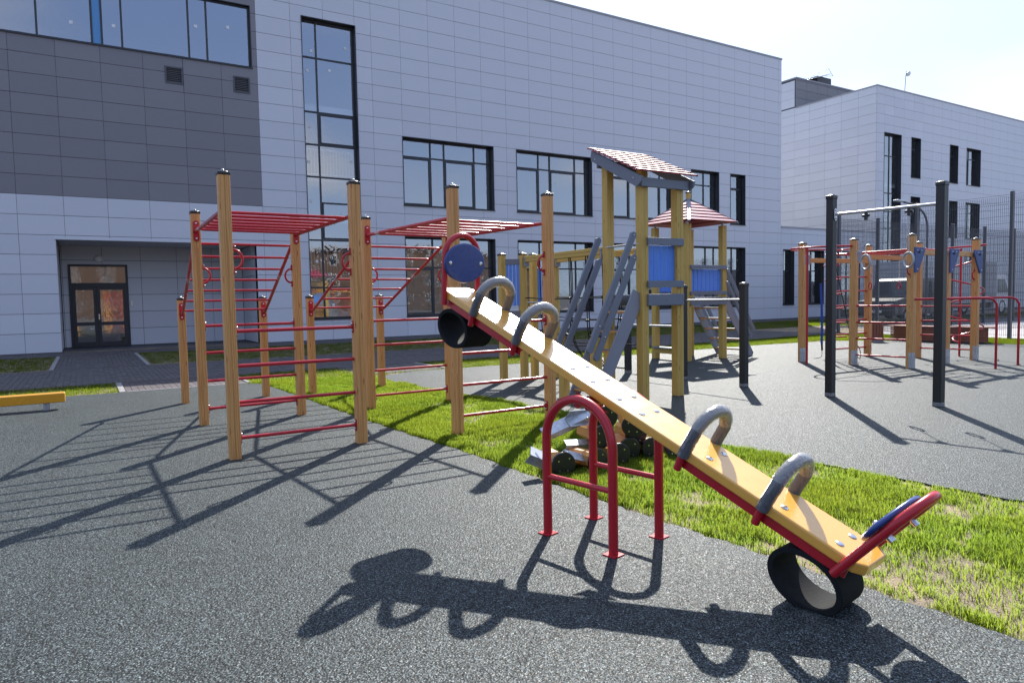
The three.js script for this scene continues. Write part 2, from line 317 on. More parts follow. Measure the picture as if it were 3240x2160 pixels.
lawn('grass_margin', 'sunlit grass margin at the foot of the mesh fence', 16000, 10, 0.07, 0.07, () => {
  const z = rr(11.2, 27), x = rr(18, 24.3), e = edgeAt(edgeRback.filter(p => p[0] > 20.5), z);
  if (z > 13.9 ? x < (e ?? 22) + 0.05 : (x < 20.7 || z < 11.35)) return null; return [x, z, rr(0.7, 1.1)];
}, green);
lawn('grass_bank', 'grass in front of the far block beyond the fence', 14000, 9, 0.08, 0.11, () => [rr(29, 80), rr(5.2, 7.9), rr(0.8, 1.2)], green);

// ------------------------------------------------------------------ buildings
const ROW = 0.60828, Y0 = 0.033, rowY = k => Y0 + k * ROW;
function cut(rects, holes) {
  let out = rects;
  for (const h of holes) {
    const nx = [];
    for (const q of out) {
      if (h.x0 >= q.x1 || h.x1 <= q.x0 || h.y0 >= q.y1 || h.y1 <= q.y0) { nx.push(q); continue; }
      if (h.x0 > q.x0) nx.push({ ...q, x1: h.x0 }); if (h.x1 < q.x1) nx.push({ ...q, x0: h.x1 });
      const a = Math.max(q.x0, h.x0), b = Math.min(q.x1, h.x1);
      if (h.y0 > q.y0) nx.push({ x0: a, x1: b, y0: q.y0, y1: h.y0 }); if (h.y1 < q.y1) nx.push({ x0: a, x1: b, y0: h.y1, y1: q.y1 });
    }
    out = nx;
  }
  return out.filter(q => q.x1 - q.x0 > 0.015 && q.y1 - q.y0 > 0.015);
}
// cladding of one wall; to() places the flat panel (x, y, z = outwards) on the wall
const panelCache = new Map();
function clad(parent, xs, ks, holes, to, mats, dist, bag) {
  for (let i = 0; i + 1 < xs.length; i++) for (let k = ks[0]; k < ks[1]; k++) {
    const c = { x0: xs[i] + 0.0045, x1: xs[i + 1] - 0.0045, y0: rowY(k) + 0.0065, y1: rowY(k + 1) - 0.0065 };
    const rs = cut([c], holes); if (!rs.length) continue;
    bag.push({ rs, to, mats: mats(i, k), d: dist((c.x0 + c.x1) / 2, (c.y0 + c.y1) / 2), parent });
  }
}
const flat = q => bx(q.x0, q.x1, q.y0, q.y1, -0.022, 0);
function layPanels(bag, building) {
  bag.sort((a, b) => a.d - b.d);
  bag.forEach((p, i) => { if (i < 300) { const q = p.rs[0], key = p.rs.length === 1 ? [(q.x1 - q.x0).toFixed(3), (q.y1 - q.y0).toFixed(3)].join() : null;
    let g; if (key) { if (!panelCache.has(key)) panelCache.set(key, box(q.x1 - q.x0, q.y1 - q.y0, 0.022, 0, 0, -0.011)); g = panelCache.get(key); }
    else g = join(p.rs.map(flat));
    const m = mesh('panel', g, p.mats, building); if (key) m.rotation.set(rr(-0.0025, 0.0025), rr(-0.002, 0.002), 0); m.applyMatrix4(key ? p.to.clone().multiply(new THREE.Matrix4().makeTranslation((q.x0 + q.x1) / 2, (q.y0 + q.y1) / 2, 0)) : p.to); } });
  const rest = bag.slice(300);
  if (rest.length) stuff(mesh('panel_field', rest.flatMap(p => p.rs.map(q => flat(q).applyMatrix4(p.to))), M.panelWhite[0], building));
}
const FRONT = new THREE.Matrix4();
const wallRects = (x0, x1, y0, y1, holes) => cut([{ x0, x1, y0, y1 }], holes);
const camDist = (x, y) => Math.hypot(x - 1.6, 26, y - 1.4);
// a window let into the wall: surround, frame, panes; the frame mesh carries the panes
function win(parent, { x0, x1, y0, y1 }, vs = [], hs = [], o = {}) {
  const D = o.depth ?? 0.27, f = 0.06, zf = -D, g = [], lip = 0.018;
  g.push(bx(x0, x0 + 0.025, y0, y1, zf, lip), bx(x1 - 0.025, x1, y0, y1, zf, lip), bx(x0 + 0.025, x1 - 0.025, y1 - 0.025, y1, zf, lip));
  const X = [x0 + 0.025, ...vs, x1 - 0.025], Yl = [y0 + 0.03, ...hs, y1 - 0.025];
  g.push(bx(x0 + 0.026, x1 - 0.026, y0 + 0.03, y0 + 0.03 + f, zf - 0.06, zf), bx(x0 + 0.026, x1 - 0.026, y1 - 0.025 - f, y1 - 0.026, zf - 0.06, zf));
  g.push(bx(x0 + 0.026, x0 + 0.025 + f, y0 + 0.03 + f, y1 - 0.025 - f, zf - 0.06, zf), bx(x1 - 0.025 - f, x1 - 0.026, y0 + 0.03 + f, y1 - 0.025 - f, zf - 0.06, zf));
  for (const v of vs) g.push(bx(v - f / 2, v + f / 2, y0 + 0.03 + f, y1 - 0.025 - f, zf - 0.058, zf + 0.004));
  for (const h of hs) for (let i = 0; i + 1 < X.length; i++) g.push(bx(X[i] + (i ? f / 2 : f), X[i + 1] - (i + 2 < X.length ? f / 2 : f), h - f / 2, h + f / 2, zf - 0.056, zf + 0.002));
  for (const [a, b, c, d] of o.sash || []) { const s = 0.055, z0 = zf - 0.03, z1 = zf + 0.016; g.push(bx(a, b, c, c + s, z0, z1), bx(a, b, d - s, d, z0, z1), bx(a, a + s, c + s, d - s, z0, z1), bx(b - s, b, c + s, d - s, z0, z1)); }
  const w = mesh('window', g, M.frame, parent);
  mesh('window_sill', [bx(x0 - 0.02, x1 + 0.02, y0 - 0.012, y0 + 0.018, zf - 0.02, 0.045)], M.frame, w);
  for (let i = 0; i + 1 < X.length; i++) for (let j = 0; j + 1 < Yl.length; j++) {
    if (o.solid && o.solid.includes(i)) { mesh('panel', box(X[i + 1] - X[i], Yl[j + 1] - Yl[j], 0.02, (X[i] + X[i + 1]) / 2, (Yl[j] + Yl[j + 1]) / 2, zf - 0.03), M.bluePane, w); continue; }
    const pane = mesh('pane', new THREE.PlaneGeometry(X[i + 1] - X[i] - 0.02, Yl[j + 1] - Yl[j] - 0.02), M.glass, w);
    pane.position.set((X[i] + X[i + 1]) / 2, (Yl[j] + Yl[j + 1]) / 2, zf - 0.03); pane.rotation.set(rr(-0.003, 0.003), rr(-0.004, 0.004), 0);
    if (o.stickers && rnd() < o.stickers) { const s = o.big ? 0.1 : 0.045; mesh('sticker', new THREE.PlaneGeometry(s, s), M.sticker, w).position.set(pane.position.x + (X[i + 1] - X[i]) * rr(-0.36, 0.36), pane.position.y + (Yl[j + 1] - Yl[j]) * rr(-0.42, 0.42), zf - 0.018); }
  }
  return w;
}
// ---- main building
const school = thing('school_building', 'long pale panelled building with a dark grey section above its recessed door', 'building');
{
  const L = -4.8, R = 35.71, TOP = rowY(24);
  const xs = []; for (let x = L; x < 10.81; x += 1.2) xs.push(x); for (let i = 0; i <= 20; i++) xs.push(11.445 + 1.2 * i); xs.push(R);
  const row2 = { y0: 5.22, y1: 7.94 }, row1 = { y0: 0.80, y1: 4.02 };
  const band = { x0: -6, x1: 7.03, y0: 9.69, y1: 11.84 }, tall = { x0: 8.79, x1: 10.84, y0: 0.80, y1: 11.86 }, recess = { x0: 0.94, x1: 6.93, y0: -1, y1: 3.58 };
  const wide = [12.62, 17.93, 23.26].map(x => ({ x0: x, x1: x + 4.17 }));
  const up = [...wide.map(w => ({ ...w, ...row2 })), { x0: 28.55, x1: 30.62, ...row2 }, { x0: 31.49, x1: 32.69, ...row2 }];
  const low = [...wide.map(w => ({ ...w, ...row1 })), { x0: 28.55, x1: 32.69, ...row1 }];
  const vents = [{ x0: 4.24, x1: 4.79, y0: 8.80, y1: 9.36 }, { x0: 6.38, x1: 6.93, y0: 8.79, y1: 9.35 }];
  const holes = [band, tall, recess, ...up, ...low];
  const bag = [];
  clad(school, xs, [0, 24], [...holes, ...vents], FRONT, (i, k) => (xs[i] < 7.1 && k >= 8) ? M.panelGrey[Math.floor(rnd() * 3)] : M.panelWhite[Math.floor(rnd() * 4)], camDist, bag);
  layPanels(bag, school);
  const wall = wallRects(L, R - 0.01, -0.04, TOP, holes).map(q => bx(q.x0, q.x1, q.y0, q.y1, -0.33, -0.04));
  wall.push(bx(R - 0.3, R - 0.012, -0.04, TOP, -16, -0.335), bx(L, L + 0.3, -0.04, TOP, -16, -0.335), bx(L, R - 0.02, -0.04, TOP, -16.3, -16.005));
  mesh('wall', wall, M.backing, school);
  mesh('wall', [bx(R - 0.011, R, rowY(0), TOP, -16, -0.023)], M.panelWhite[0], school);
  const roof = mesh('roof', [bx(L, R - 0.31, 14.2, 14.45, -16, -0.34)], M.backing, school);
  mesh('parapet_flashing', [bx(L, R + 0.03, TOP - 0.06, TOP + 0.03, -0.4, 0.03), bx(R - 0.4, R + 0.029, TOP - 0.059, TOP + 0.029, -16.3, -0.401)], M.flashing, roof);
  mesh('plinth', wallRects(L, R, -0.04, 0.03, [recess]).map(q => bx(q.x0, q.x1, q.y0, q.y1, -0.035, -0.012)), M.plinth, school);
  // rooms: floors and a rear wall, so that the panes look into dim space
  mesh('floor_slab', [4.45, 8.55, 12.3].map(y => bx(L + 0.35, R - 0.4, y, y + 0.25, -6.9, y === 12.3 ? -0.36 : -0.36)).concat([bx(7.5, R - 0.4, 0.0, 0.1, -6.9, -0.36)]), M.interior, school);
  mesh('inner_wall', [bx(L + 0.35, R - 0.4, 0, 14.1, -7.2, -6.95), ...[11.6, 17.3, 22.7, 28, 31.05].map(x => bx(x, x + 0.15, 0.11, 12.29, -6.9, -0.4)), bx(7.6, 7.75, 0.11, 12.29, -6.9, -0.4)], M.interior, school);
  // windows
  win(school, { ...band, x0: -4.75 }, [-2.6, -1.2, 0.76, 2.21, 2.49, 3.05, 5.03, 5.60], [], { solid: [4], stickers: 0.8, big: true, depth: 0.1 });
  win(school, tall, [9.38], [2.0, 3.78, 6.13, 7.32, 8.51, 10.49], { stickers: 0.75, big: true, sash: [[9.42, 10.76, 7.36, 8.47], [9.42, 10.76, 3.82, 5.2]], depth: 0.24 });
  for (const w of up.slice(0, 3)) { const v = [w.x0 + 1.33, w.x0 + 1.95, w.x0 + 3.36]; win(school, w, v, [7.22], { stickers: 0.5, sash: [[w.x0 + 0.09, v[0] - 0.03, 5.32, 7.18], [v[1] + 0.03, v[2] - 0.03, 5.32, 7.18]] }); }
  win(school, up[3], [29.75], [7.22], { stickers: 0.5 }); win(school, up[4], [], [7.22], { stickers: 0.5, sash: [[31.58, 32.6, 5.32, 7.18]] });
  for (const w of low) { const v = [w.x0 + 1.33, w.x0 + 1.95, w.x0 + 3.36]; win(school, w, v, [2.78], { stickers: 0.5, sash: [[w.x0 + 0.09, v[0] - 0.03, 0.9, 2.74]] }); }
  // stair railings seen through the tall window
  for (const y of [6.35, 2.45]) { const g = [bx(8.3, 11.3, y + 1.0, y + 1.04, -1.32, -1.28)]; g.push(bx(8.3, 11.3, y + 0.06, y + 0.09, -1.315, -1.285)); for (let x = 8.35; x < 11.3; x += 0.125) g.push(bx(x, x + 0.016, y + 0.09, y + 1.0, -1.308, -1.292)); mesh('stair_railing', g, M.white, school); mesh('stair_landing', bx(7.8, 11.55, y - 0.2, y, -3, -1.2), M.interior, school); }
  for (const v of vents) {
    const n = mesh('louvre_vent', [bx(v.x0, v.x1, v.y0, v.y0 + 0.05, -0.04, 0.02), bx(v.x0, v.x1, v.y1 - 0.05, v.y1, -0.04, 0.02), bx(v.x0, v.x0 + 0.05, v.y0 + 0.05, v.y1 - 0.05, -0.04, 0.02), bx(v.x1 - 0.05, v.x1, v.y0 + 0.05, v.y1 - 0.05, -0.04, 0.02)], M.plinth, school);
    const sg = new THREE.BoxGeometry(v.x1 - v.x0 - 0.1, 0.006, 0.05).rotateX(0.7);
    for (let i = 0; i < 8; i++) mesh('slat', sg, M.plinth, n).position.set((v.x0 + v.x1) / 2, v.y0 + 0.075 + i * 0.0575, -0.012);
  }
  // entrance recess
  const ZB = -2.75, dr = { x0: 1.17, x1: 2.99, y0: -1, y1: 2.93 }, rb = [];
  const rx = [0.96, 1.0, 2.21, 3.42, 4.61, 5.82, 6.92], toB = new THREE.Matrix4().makeTranslation(0, 0, ZB), toL = new THREE.Matrix4().makeRotationY(Math.PI / 2).setPosition(0.94, 0, 0), toR = new THREE.Matrix4().makeRotationY(-Math.PI / 2).setPosition(6.93, 0, 0);
  for (let i = 0; i + 1 < rx.length; i++) for (let k = 0; k < 6; k++) { const rs = cut([{ x0: rx[i] + 0.006, x1: rx[i + 1] - 0.006, y0: rowY(k) + 0.008, y1: Math.min(3.6, rowY(k + 1) - 0.008) }], [dr]); if (rs.length) mesh('panel', rs.map(flat), M.panelWhite[k % 4], school).applyMatrix4(toB); }
  for (const [t, a, b] of [[toL, [-ZB, 1.9, 0.95, 0.02], 1], [toR, [0.02 - 0.04, -0.9, -1.8, ZB], -1]]) { const e = a.map(q => t === toL ? q : q).sort((p, q) => p - q); for (let i = 0; i + 1 < e.length; i++) for (let k = 0; k < 6; k++) mesh('panel', flat({ x0: e[i] + 0.006, x1: e[i + 1] - 0.006, y0: rowY(k) + 0.008, y1: Math.min(3.56, rowY(k + 1) - 0.008) }), M.panelWhite[k % 4], school).applyMatrix4(t); }
  const inner = wallRects(0.6, 7.3, -0.04, 3.9, [{ ...dr }]).map(q => bx(q.x0, q.x1, q.y0, q.y1, ZB - 0.25, ZB - 0.03));
  inner.push(bx(0.66, 0.91, -0.04, 3.9, ZB, -0.34), bx(6.96, 7.2, -0.04, 3.9, ZB, -0.34));
  mesh('recess_wall', inner, M.backing, school);
  const sof = mesh('soffit', bx(0.92, 6.95, 3.60, 3.66, ZB - 0.02, -0.34), M.flashing, school);
  for (let i = 0; i < 27; i++) mesh('slat', bx(0.97, 6.9, 3.578, 3.598, ZB + 0.03 + i * 0.1, ZB + 0.12 + i * 0.1), M.panelWhite[1], sof);
  mesh('recess_trim', [bx(0.9, 6.97, 3.55, 3.62, -0.33, 0.02)], M.panelWhite[2], school);
  mesh('recess_floor', bx(0.95, 6.92, -0.04, -0.006, ZB, 0.0), M.plinth, school);
  // double door
  const f = (x0, x1, y0, y1, z0 = -2.8, z1 = -2.72) => bx(x0, x1, y0, y1, z0, z1);
  const door = mesh('door', [f(1.17, 1.25, 0, 2.93), f(2.91, 2.99, 0, 2.93), f(1.25, 2.91, 2.85, 2.93), f(1.25, 2.91, 2.16, 2.28), f(1.25, 2.91, 0, 0.03)], M.frame, school);
  for (const [a, b] of [[1.26, 1.99], [2.0, 2.9]]) {
    mesh('door_leaf', [f(a, a + 0.1, 0.04, 2.15, -2.79, -2.71), f(b - 0.1, b, 0.04, 2.15, -2.79, -2.71), f(a + 0.1, b - 0.1, 0.04, 0.2, -2.79, -2.71), f(a + 0.1, b - 0.1, 2.03, 2.15, -2.79, -2.71), f(a + 0.1, b - 0.1, 0.78, 0.9, -2.79, -2.71)], M.frame, door);
    for (const [c, d] of [[0.2, 0.78], [0.9, 2.03]]) mesh('pane', new THREE.PlaneGeometry(b - a - 0.2, d - c).translate((a + b) / 2, (c + d) / 2, -2.75), M.glass, door);
  }
  mesh('pane', new THREE.PlaneGeometry(1.66, 0.57).translate(2.08, 2.565, -2.76), M.glass, door);
  mesh('door_handle', [bx(2.02, 2.06, 0.98, 1.18, -2.71, -2.695), rod(V(2.04, 1.1, -2.7), V(2.04, 1.1, -2.65), 0.01), rod(V(2.04, 1.1, -2.65), V(2.17, 1.1, -2.65), 0.01)], M.chrome, door);
  mesh('sticker', new THREE.PlaneGeometry(0.1, 0.05).translate(1.8, 0.66, -2.742), M.sticker, door);
  mesh('wall_lamp', [new THREE.SphereGeometry(0.13, 20, 12).scale(1, 1, 0.6).translate(2.11, 3.13, -2.7), new THREE.CylinderGeometry(0.14, 0.14, 0.03, 20).rotateX(Math.PI / 2).translate(2.11, 3.13, -2.735)], M.white, school);
  mesh('intercom', bx(3.04, 3.11, 1.43, 1.63, -2.75, -2.72, 0.004), M.steel, school);
}
// ---- single-storey link
const link = thing('connecting_wing', 'low single storey wing of pale panels joining the two tall blocks', 'building');
{
  const L = 35.72, R = 45.04, T = 5.2, holes = [{ x0: 35.9, x1: 36.9, y0: 0.8, y1: 4.0 }, { x0: 38.0, x1: 39.7, y0: 0.8, y1: 4.0 }, { x0: 41.4, x1: 43.4, y0: 0.05, y1: 4.0 }];
  const xs = [L, ...[1, 2, 3, 4, 5, 6, 7].map(i => 35.445 + 1.2 * i), R], bag = [];
  clad(link, xs, [0, 9], [...holes, { x0: 0, x1: 99, y0: T, y1: 99 }], FRONT, () => M.panelWhite[Math.floor(rnd() * 4)], camDist, bag); layPanels(bag, link);
  mesh('wall', wallRects(L, R, -0.04, T, holes).map(q => bx(q.x0, q.x1, q.y0, q.y1, -0.33, -0.04)).concat([bx(L, R, -0.04, T, -7, -6.7)]), M.backing, link);
  mesh('roof', bx(L, R, 5.0, 5.2, -6.7, -0.335), M.backing, link); mesh('parapet_flashing', bx(L, R, T, T + 0.11, -0.4, 0.03), M.flashing, link);
  mesh('plinth', bx(L, R, -0.04, 0.03, -0.035, -0.012), M.plinth, link);
  win(link, holes[0], [], [2.78]); win(link, holes[1], [38.85], [2.78]); win(link, holes[2], [42.4], [2.4], {});
}
// ---- second block
const block = thing('far_block', 'pale panelled block with narrow windows and a rooftop stair tower', 'building');
{
  const L = 45.05, R = 82, TOP = rowY(23.85);
  const w3 = { y0: 9.03, y1: 11.70 }, w2 = { y0: 5.2, y1: 7.8 }, w1 = { y0: 1.4, y1: 4.0 }, cols = [[49.05, 50.2], [53.96, 55.1], [56.27, 58.3], [66.5, 67.7], [70.1, 72.2], [76, 77.2]];
  const holes = [{ x0: 45.88, x1: 47.87, y0: 0.4, y1: 11.70 }]; for (const r of [w3, w2, w1]) for (const c of cols) holes.push({ x0: c[0], x1: c[1], ...r });
  const xs = [L, 45.9, 47.0]; for (let x = 48.15; x < R; x += 1.18) xs.push(x); const bag = [];
  clad(block, xs, [0, 24], [...holes, { x0: 0, x1: 999, y0: TOP, y1: 99 }], FRONT, () => M.panelWhite[Math.floor(rnd() * 4)], camDist, bag);
  const zs = [0.03]; for (let i = 0; i < 12; i++) zs.push(1.25 + i * 1.195); const toSide = new THREE.Matrix4().makeRotationY(-Math.PI / 2).setPosition(L, 0, 0);   // local x runs to -z .. reversed below
  const sx = zs.map(z => -z).reverse(); clad(block, sx, [7, 24], [{ x0: -99, x1: 99, y0: TOP, y1: 99 }], toSide, () => M.panelWhite[Math.floor(rnd() * 4)], (x, y) => Math.hypot(L - 1.6, 26 - x, y - 1.4), bag);
  // tower cladding: side continues up, grey front set back
  clad(block, sx.filter(q => q <= -5.9), [24, 27], [{ x0: -99, x1: 99, y0: 16.55, y1: 99 }], toSide, () => M.panelWhite[0], (x, y) => 40, bag);
  layPanels(bag, block);
  const tf = new THREE.Matrix4().makeTranslation(0, 0, -5.91); const tx = []; for (let x = L; x < 58; x += 1.2) tx.push(x);
  for (let i = 0; i + 1 < tx.length; i++) for (let k = 23; k < 28; k++) mesh('panel', flat({ x0: tx[i] + 0.007, x1: tx[i + 1] - 0.007, y0: rowY(k) + 0.009, y1: Math.min(16.6, rowY(k + 1) - 0.009) }), M.panelGrey[k % 3], block).applyMatrix4(tf);
  const w = wallRects(L + 0.03, R, -0.04, TOP, holes).map(q => bx(q.x0, q.x1, q.y0, q.y1, -0.33, -0.04));
  w.push(bx(L + 0.03, L + 0.3, -0.04, TOP, -26, -0.335), bx(R - 0.3, R, -0.04, TOP, -26, -0.335), bx(L + 0.03, R, -0.04, TOP, -26.3, -26.005), bx(L + 0.03, 58, TOP + 0.01, 16.62, -14, -5.95));
  mesh('wall', w, M.backing, block);
  const roof = mesh('roof', bx(L + 0.31, R - 0.31, 14.0, 14.25, -26, -0.34), M.backing, block);
  mesh('parapet_flashing', [bx(L - 0.03, R, TOP - 0.05, TOP + 0.03, -0.4, 0.03), bx(L - 0.029, L + 0.4, TOP - 0.049, TOP + 0.029, -5.9, -0.401), bx(L - 0.03, 58, 16.58, 16.67, -6.2, -5.87), bx(L - 0.029, L + 0.4, 16.581, 16.669, -14, -6.201)], M.flashing, roof);
  mesh('floor_slab', [4.3, 8.3, 12.2].map(y => bx(L + 0.35, R - 0.4, y, y + 0.25, -6, -0.36)), M.interior, block); mesh('inner_wall', bx(L + 0.35, R - 0.4, 0, 14, -6.3, -6.05), M.interior, block);
  win(block, holes[0], [46.95], [2.2, 4.0, 5.6, 6.7, 7.9, 10.3]);
  holes.slice(1).forEach((h, i) => win(block, h, h.x1 - h.x0 > 1.5 ? [h.x0 + 0.85] : [], [h.y1 - 0.72], i === 2 ? { sash: [[h.x0 + 0.08, h.x0 + 0.8, h.y0 + 0.1, h.y1 - 0.78]] } : {}));
  // roof plant: dark box with a tilted metal lid
  const u = thing('rooftop_unit', 'dark rooftop plant box under a tilted metal cover above the grey tower', 'roof unit', [0, 0, 0]);
  mesh('cabinet', [bx(49.9, 51.6, 16.63, 17.95, -9, -7.6, 0.02), bx(49.3, 49.9, 16.63, 17.6, -8.8, -7.8, 0.02)], M.backing, u);
  mesh('cover', [timber(V(49.2, 17.62, -8.2), V(51.3, 18.25, -8.2), 1.5, 0.05, 0.01)], M.steel, u);
  mesh('brace', [rod(V(49.1, 17.75, -7.6), V(51.25, 18.66, -7.6), 0.02, 6), rod(V(51.25, 18.66, -7.6), V(51.8, 18.2, -7.6), 0.02, 6), rod(V(51.8, 18.2, -7.6), V(50.9, 18.05, -7.6), 0.02, 6)], M.steel, u);
  const a = thing('roof_antenna', 'thin mast with a small white dish on the roof edge of the far block', 'antenna', [48.55, TOP + 0.03, -0.22]);
  mesh('mast', tube([V(0, 0, 0), V(0.06, 0.6, 0), V(0.1, 1.0, 0), V(0.2, 1.45, 0)], 0.02, 12, 6), M.fence, a);
  mesh('dish', new THREE.CylinderGeometry(0.17, 0.05, 0.12, 18, 1, false).rotateZ(-Math.PI / 2).translate(0.34, 1.3, 0), M.white, a);
}
// ------------------------------------------------------------------ playground: shared pieces
const capGeo = s => join([new RoundedBoxGeometry(s, 0.03, s, 2, 0.008).translate(0, 0.008, 0), new THREE.SphereGeometry(s * 0.55, 14, 6, 0, 6.283, 0, Math.PI / 2).scale(0.86, 0.3, 0.86).translate(0, 0.02, 0)]);
const boltGeo = new THREE.SphereGeometry(0.014, 10, 6).scale(1, 0.7, 1);
// laminated square post: two boards with a shallow joint, rounded arrises
const postGeo = (s, h) => { const g = [-1, 1].map(k => { const q = new RoundedBoxGeometry(s / 2 - 0.0015, h, s, 2, 0.009); metricUV(q, rnd() * 4, rnd() * 4); return q.translate(k * s / 4, h / 2, 0); }); g.push(metricUV(new THREE.BoxGeometry(0.01, h - 0.01, s - 0.012)).translate(0, h / 2, 0)); return join(g); };
function post(parent, x, z, h, mat = M.wood, s = 0.102, cap = true, turn = 0, y0 = -0.03) {
  const p = mesh('post', postGeo(s, h - y0), mat, parent); p.position.set(x, y0, z); p.rotation.y = turn;
  if (cap) { const c = mesh('post_cap', capGeo(s + 0.008), M.blackPlastic, p); c.position.set(0, h - y0, 0); const b = mesh('cap_bolt', boltGeo, M.chrome, p); b.position.set(0, h - y0 + 0.044, 0); }
  return p;
}
// oval fixing plate on a post face; n is the outward direction
function plate(parent, p, n, len = 0.2, w = 0.062, mat = M.red) {
  const s = new THREE.Shape(); const r = w / 2, h = len / 2 - r;
  s.absarc(0, h, r, 0, Math.PI, false); s.absarc(0, -h, r, Math.PI, 2 * Math.PI, false);
  const g = new THREE.ExtrudeGeometry(s, { depth: 0.006, bevelEnabled: true, bevelSize: 0.002, bevelThickness: 0.002, bevelSegments: 1, curveSegments: 10 });
  const q = new THREE.Quaternion().setFromUnitVectors(V(0, 0, 1), n), m = mesh('fixing_plate', g.applyQuaternion(q).translate(p.x, p.y, p.z), mat, parent);
  mesh('bolt', [-1, 1].map(k => new THREE.SphereGeometry(0.013, 8, 6).translate(p.x + n.x * 0.01, p.y + k * h, p.z + n.z * 0.01)), M.chrome, m);
  return m;
}
function handle(parent, p, n, R = 0.085) {           // bowed grip on the post face
  const pts = []; for (let i = 0; i <= 12; i++) { const a = -Math.PI / 2 + i / 12 * Math.PI; pts.push(V(p.x + n.x * (Math.cos(a) * R * 0.9 + 0.008), p.y + Math.sin(a) * R, p.z + n.z * (Math.cos(a) * R * 0.9 + 0.008))); }
  const m = mesh('grip', [tube(pts, 0.012, 20, 8), ...[-1, 1].map(k => rod(V(p.x + n.x * 0.006, p.y + k * (R - 0.02), p.z + n.z * 0.006), V(p.x + n.x * 0.006, p.y + k * (R + 0.05), p.z + n.z * 0.006), 0.011, 8))], M.red, parent);
  mesh('bolt', [-1, 1].map(k => new THREE.SphereGeometry(0.01, 8, 6).translate(p.x + n.x * 0.02, p.y + k * (R + 0.032), p.z + n.z * 0.02)), M.chrome, m);
}
// rung with flattened ends
function rung(parent, a, b, r = 0.0155, name = 'rung') {
  const d = b.clone().sub(a).normalize(), e = 0.06, a1 = a.clone().addScaledVector(d, e), b1 = b.clone().addScaledVector(d, -e);
  return mesh(name, [rod(a1, b1, r), rod(a, a1, r * 0.7, 10, r), rod(b1, b, r, 10, r * 0.7)], M.red, parent);
}
const bar = (parent, a, b, r = 0.0165, mat = M.red, name = 'bar') => mesh(name, rod(a, b, r, 12), mat, parent);

// ------------------------------------------------------------------ twin climbing frames with overhead ladders
function climber(label, P) {
  const [fl, fr, ml, mr, bl, br] = P, base = thing('climbing_frame', label, 'climbing frame', [fl[0], 0, fl[1]], 0, 'wooden climbing frames with red ladders');
  const at = p => V(p[0] - fl[0], 0, p[1] - fl[1]), s = 0.051;
  const H = [2.555, 2.555, 2.46, 2.46, 1.49, 1.49], Q = P.map(at);
  Q.forEach((q, i) => post(base, q.x, q.z, H[i]));
  const up = (q, y, dz = 0) => V(q.x, y, q.z + dz), Z = V(0, 0, 1), NZ = V(0, 0, -1);
  const yo = 2.255;
  // overhead ladder
  const lo = [], hi = [];
  for (const [m, f, k] of [[Q[2], Q[0], 0], [Q[3], Q[1], 1]]) {
    const a = up(m, yo, s), b = up(f, yo, -s); mesh('ladder_rail', rod(a, b, 0.021, 12), M.red, base);
    plate(base, up(m, yo - 0.0, s), Z, 0.235); plate(base, up(f, yo, -s), NZ, 0.235); (k ? hi : lo).push(a, b);
  }
  for (let i = 0; i < 7; i++) { const t = 0.1 + i * 0.135; rung(base, lo[0].clone().lerp(lo[1], t), hi[0].clone().lerp(hi[1], t)); }
  // sloping ladder down to the short posts
  const A = [], B = [];
  for (const [m, b, k] of [[Q[2], Q[4], 0], [Q[3], Q[5], 1]]) {
    const p0 = up(m, 2.16, -s), p1 = up(m, 2.16, -s - 0.09), p2 = up(b, 1.30, s + 0.12), p3 = up(b, 1.30, s);
    mesh('ladder_rail', bent([p0, p1, p2, p3], 0.021, 0.06), M.red, base);
    plate(base, up(m, 2.16, -s), NZ, 0.2); plate(base, up(b, 1.325, s), Z, 0.235); (k ? B : A).push(p1, p2);
  }
  for (let i = 0; i < 7; i++) { const t = 0.03 + i * 0.155; rung(base, A[0].clone().lerp(A[1], t), B[0].clone().lerp(B[1], t)); }
  // bars between front posts and between middle posts
  for (const [a, b] of [[Q[0], Q[1]], [Q[2], Q[3]]]) for (const y of [1.165, 0.85, 0.52, 0.195]) {
    const d = b.clone().sub(a).normalize(), p = up(a, y).addScaledVector(d, s), q = up(b, y).addScaledVector(d, -s); bar(base, p, q);
    if (y > 1 || y < 0.3) { plate(base, p, d, 0.115, 0.05); plate(base, q, d.clone().negate(), 0.115, 0.05); }
  }
  const X = V(1, 0, 0), NX = V(-1, 0, 0);
  handle(base, V(Q[0].x + s, 1.81, Q[0].z), X); handle(base, V(Q[1].x - s, 1.80, Q[1].z), NX); handle(base, V(Q[2].x + s, 1.75, Q[2].z), X); handle(base, V(Q[3].x - s, 1.75, Q[3].z), NX);
  // remains of the clear wrapping tape
  const tp = (c, q, t) => { const p = c.clone().lerp(q, t), e = c.clone().lerp(q, t + 0.06); mesh('wrapping_tape', rod(p, e, 0.0235, 12), M.film, base); };
  tp(B[0], B[1], 0.42); tp(A[0], A[1], 0.46); tp(lo[0], lo[1], 0.12);
  return base;
}
climber('wooden climbing frame with red overhead ladder standing on the rubber surface', [[2.71, 19.33], [3.90, 19.33], [2.74, 17.2], [3.875, 17.17], [2.78, 15.07], [3.90, 15.05]]);
climber('wooden climbing frame with red overhead ladder standing in the grass strip', [[4.88, 19.52], [6.08, 19.49], [4.71, 17.4], [5.87, 17.36], [4.55, 15.27], [5.70, 15.2]]);

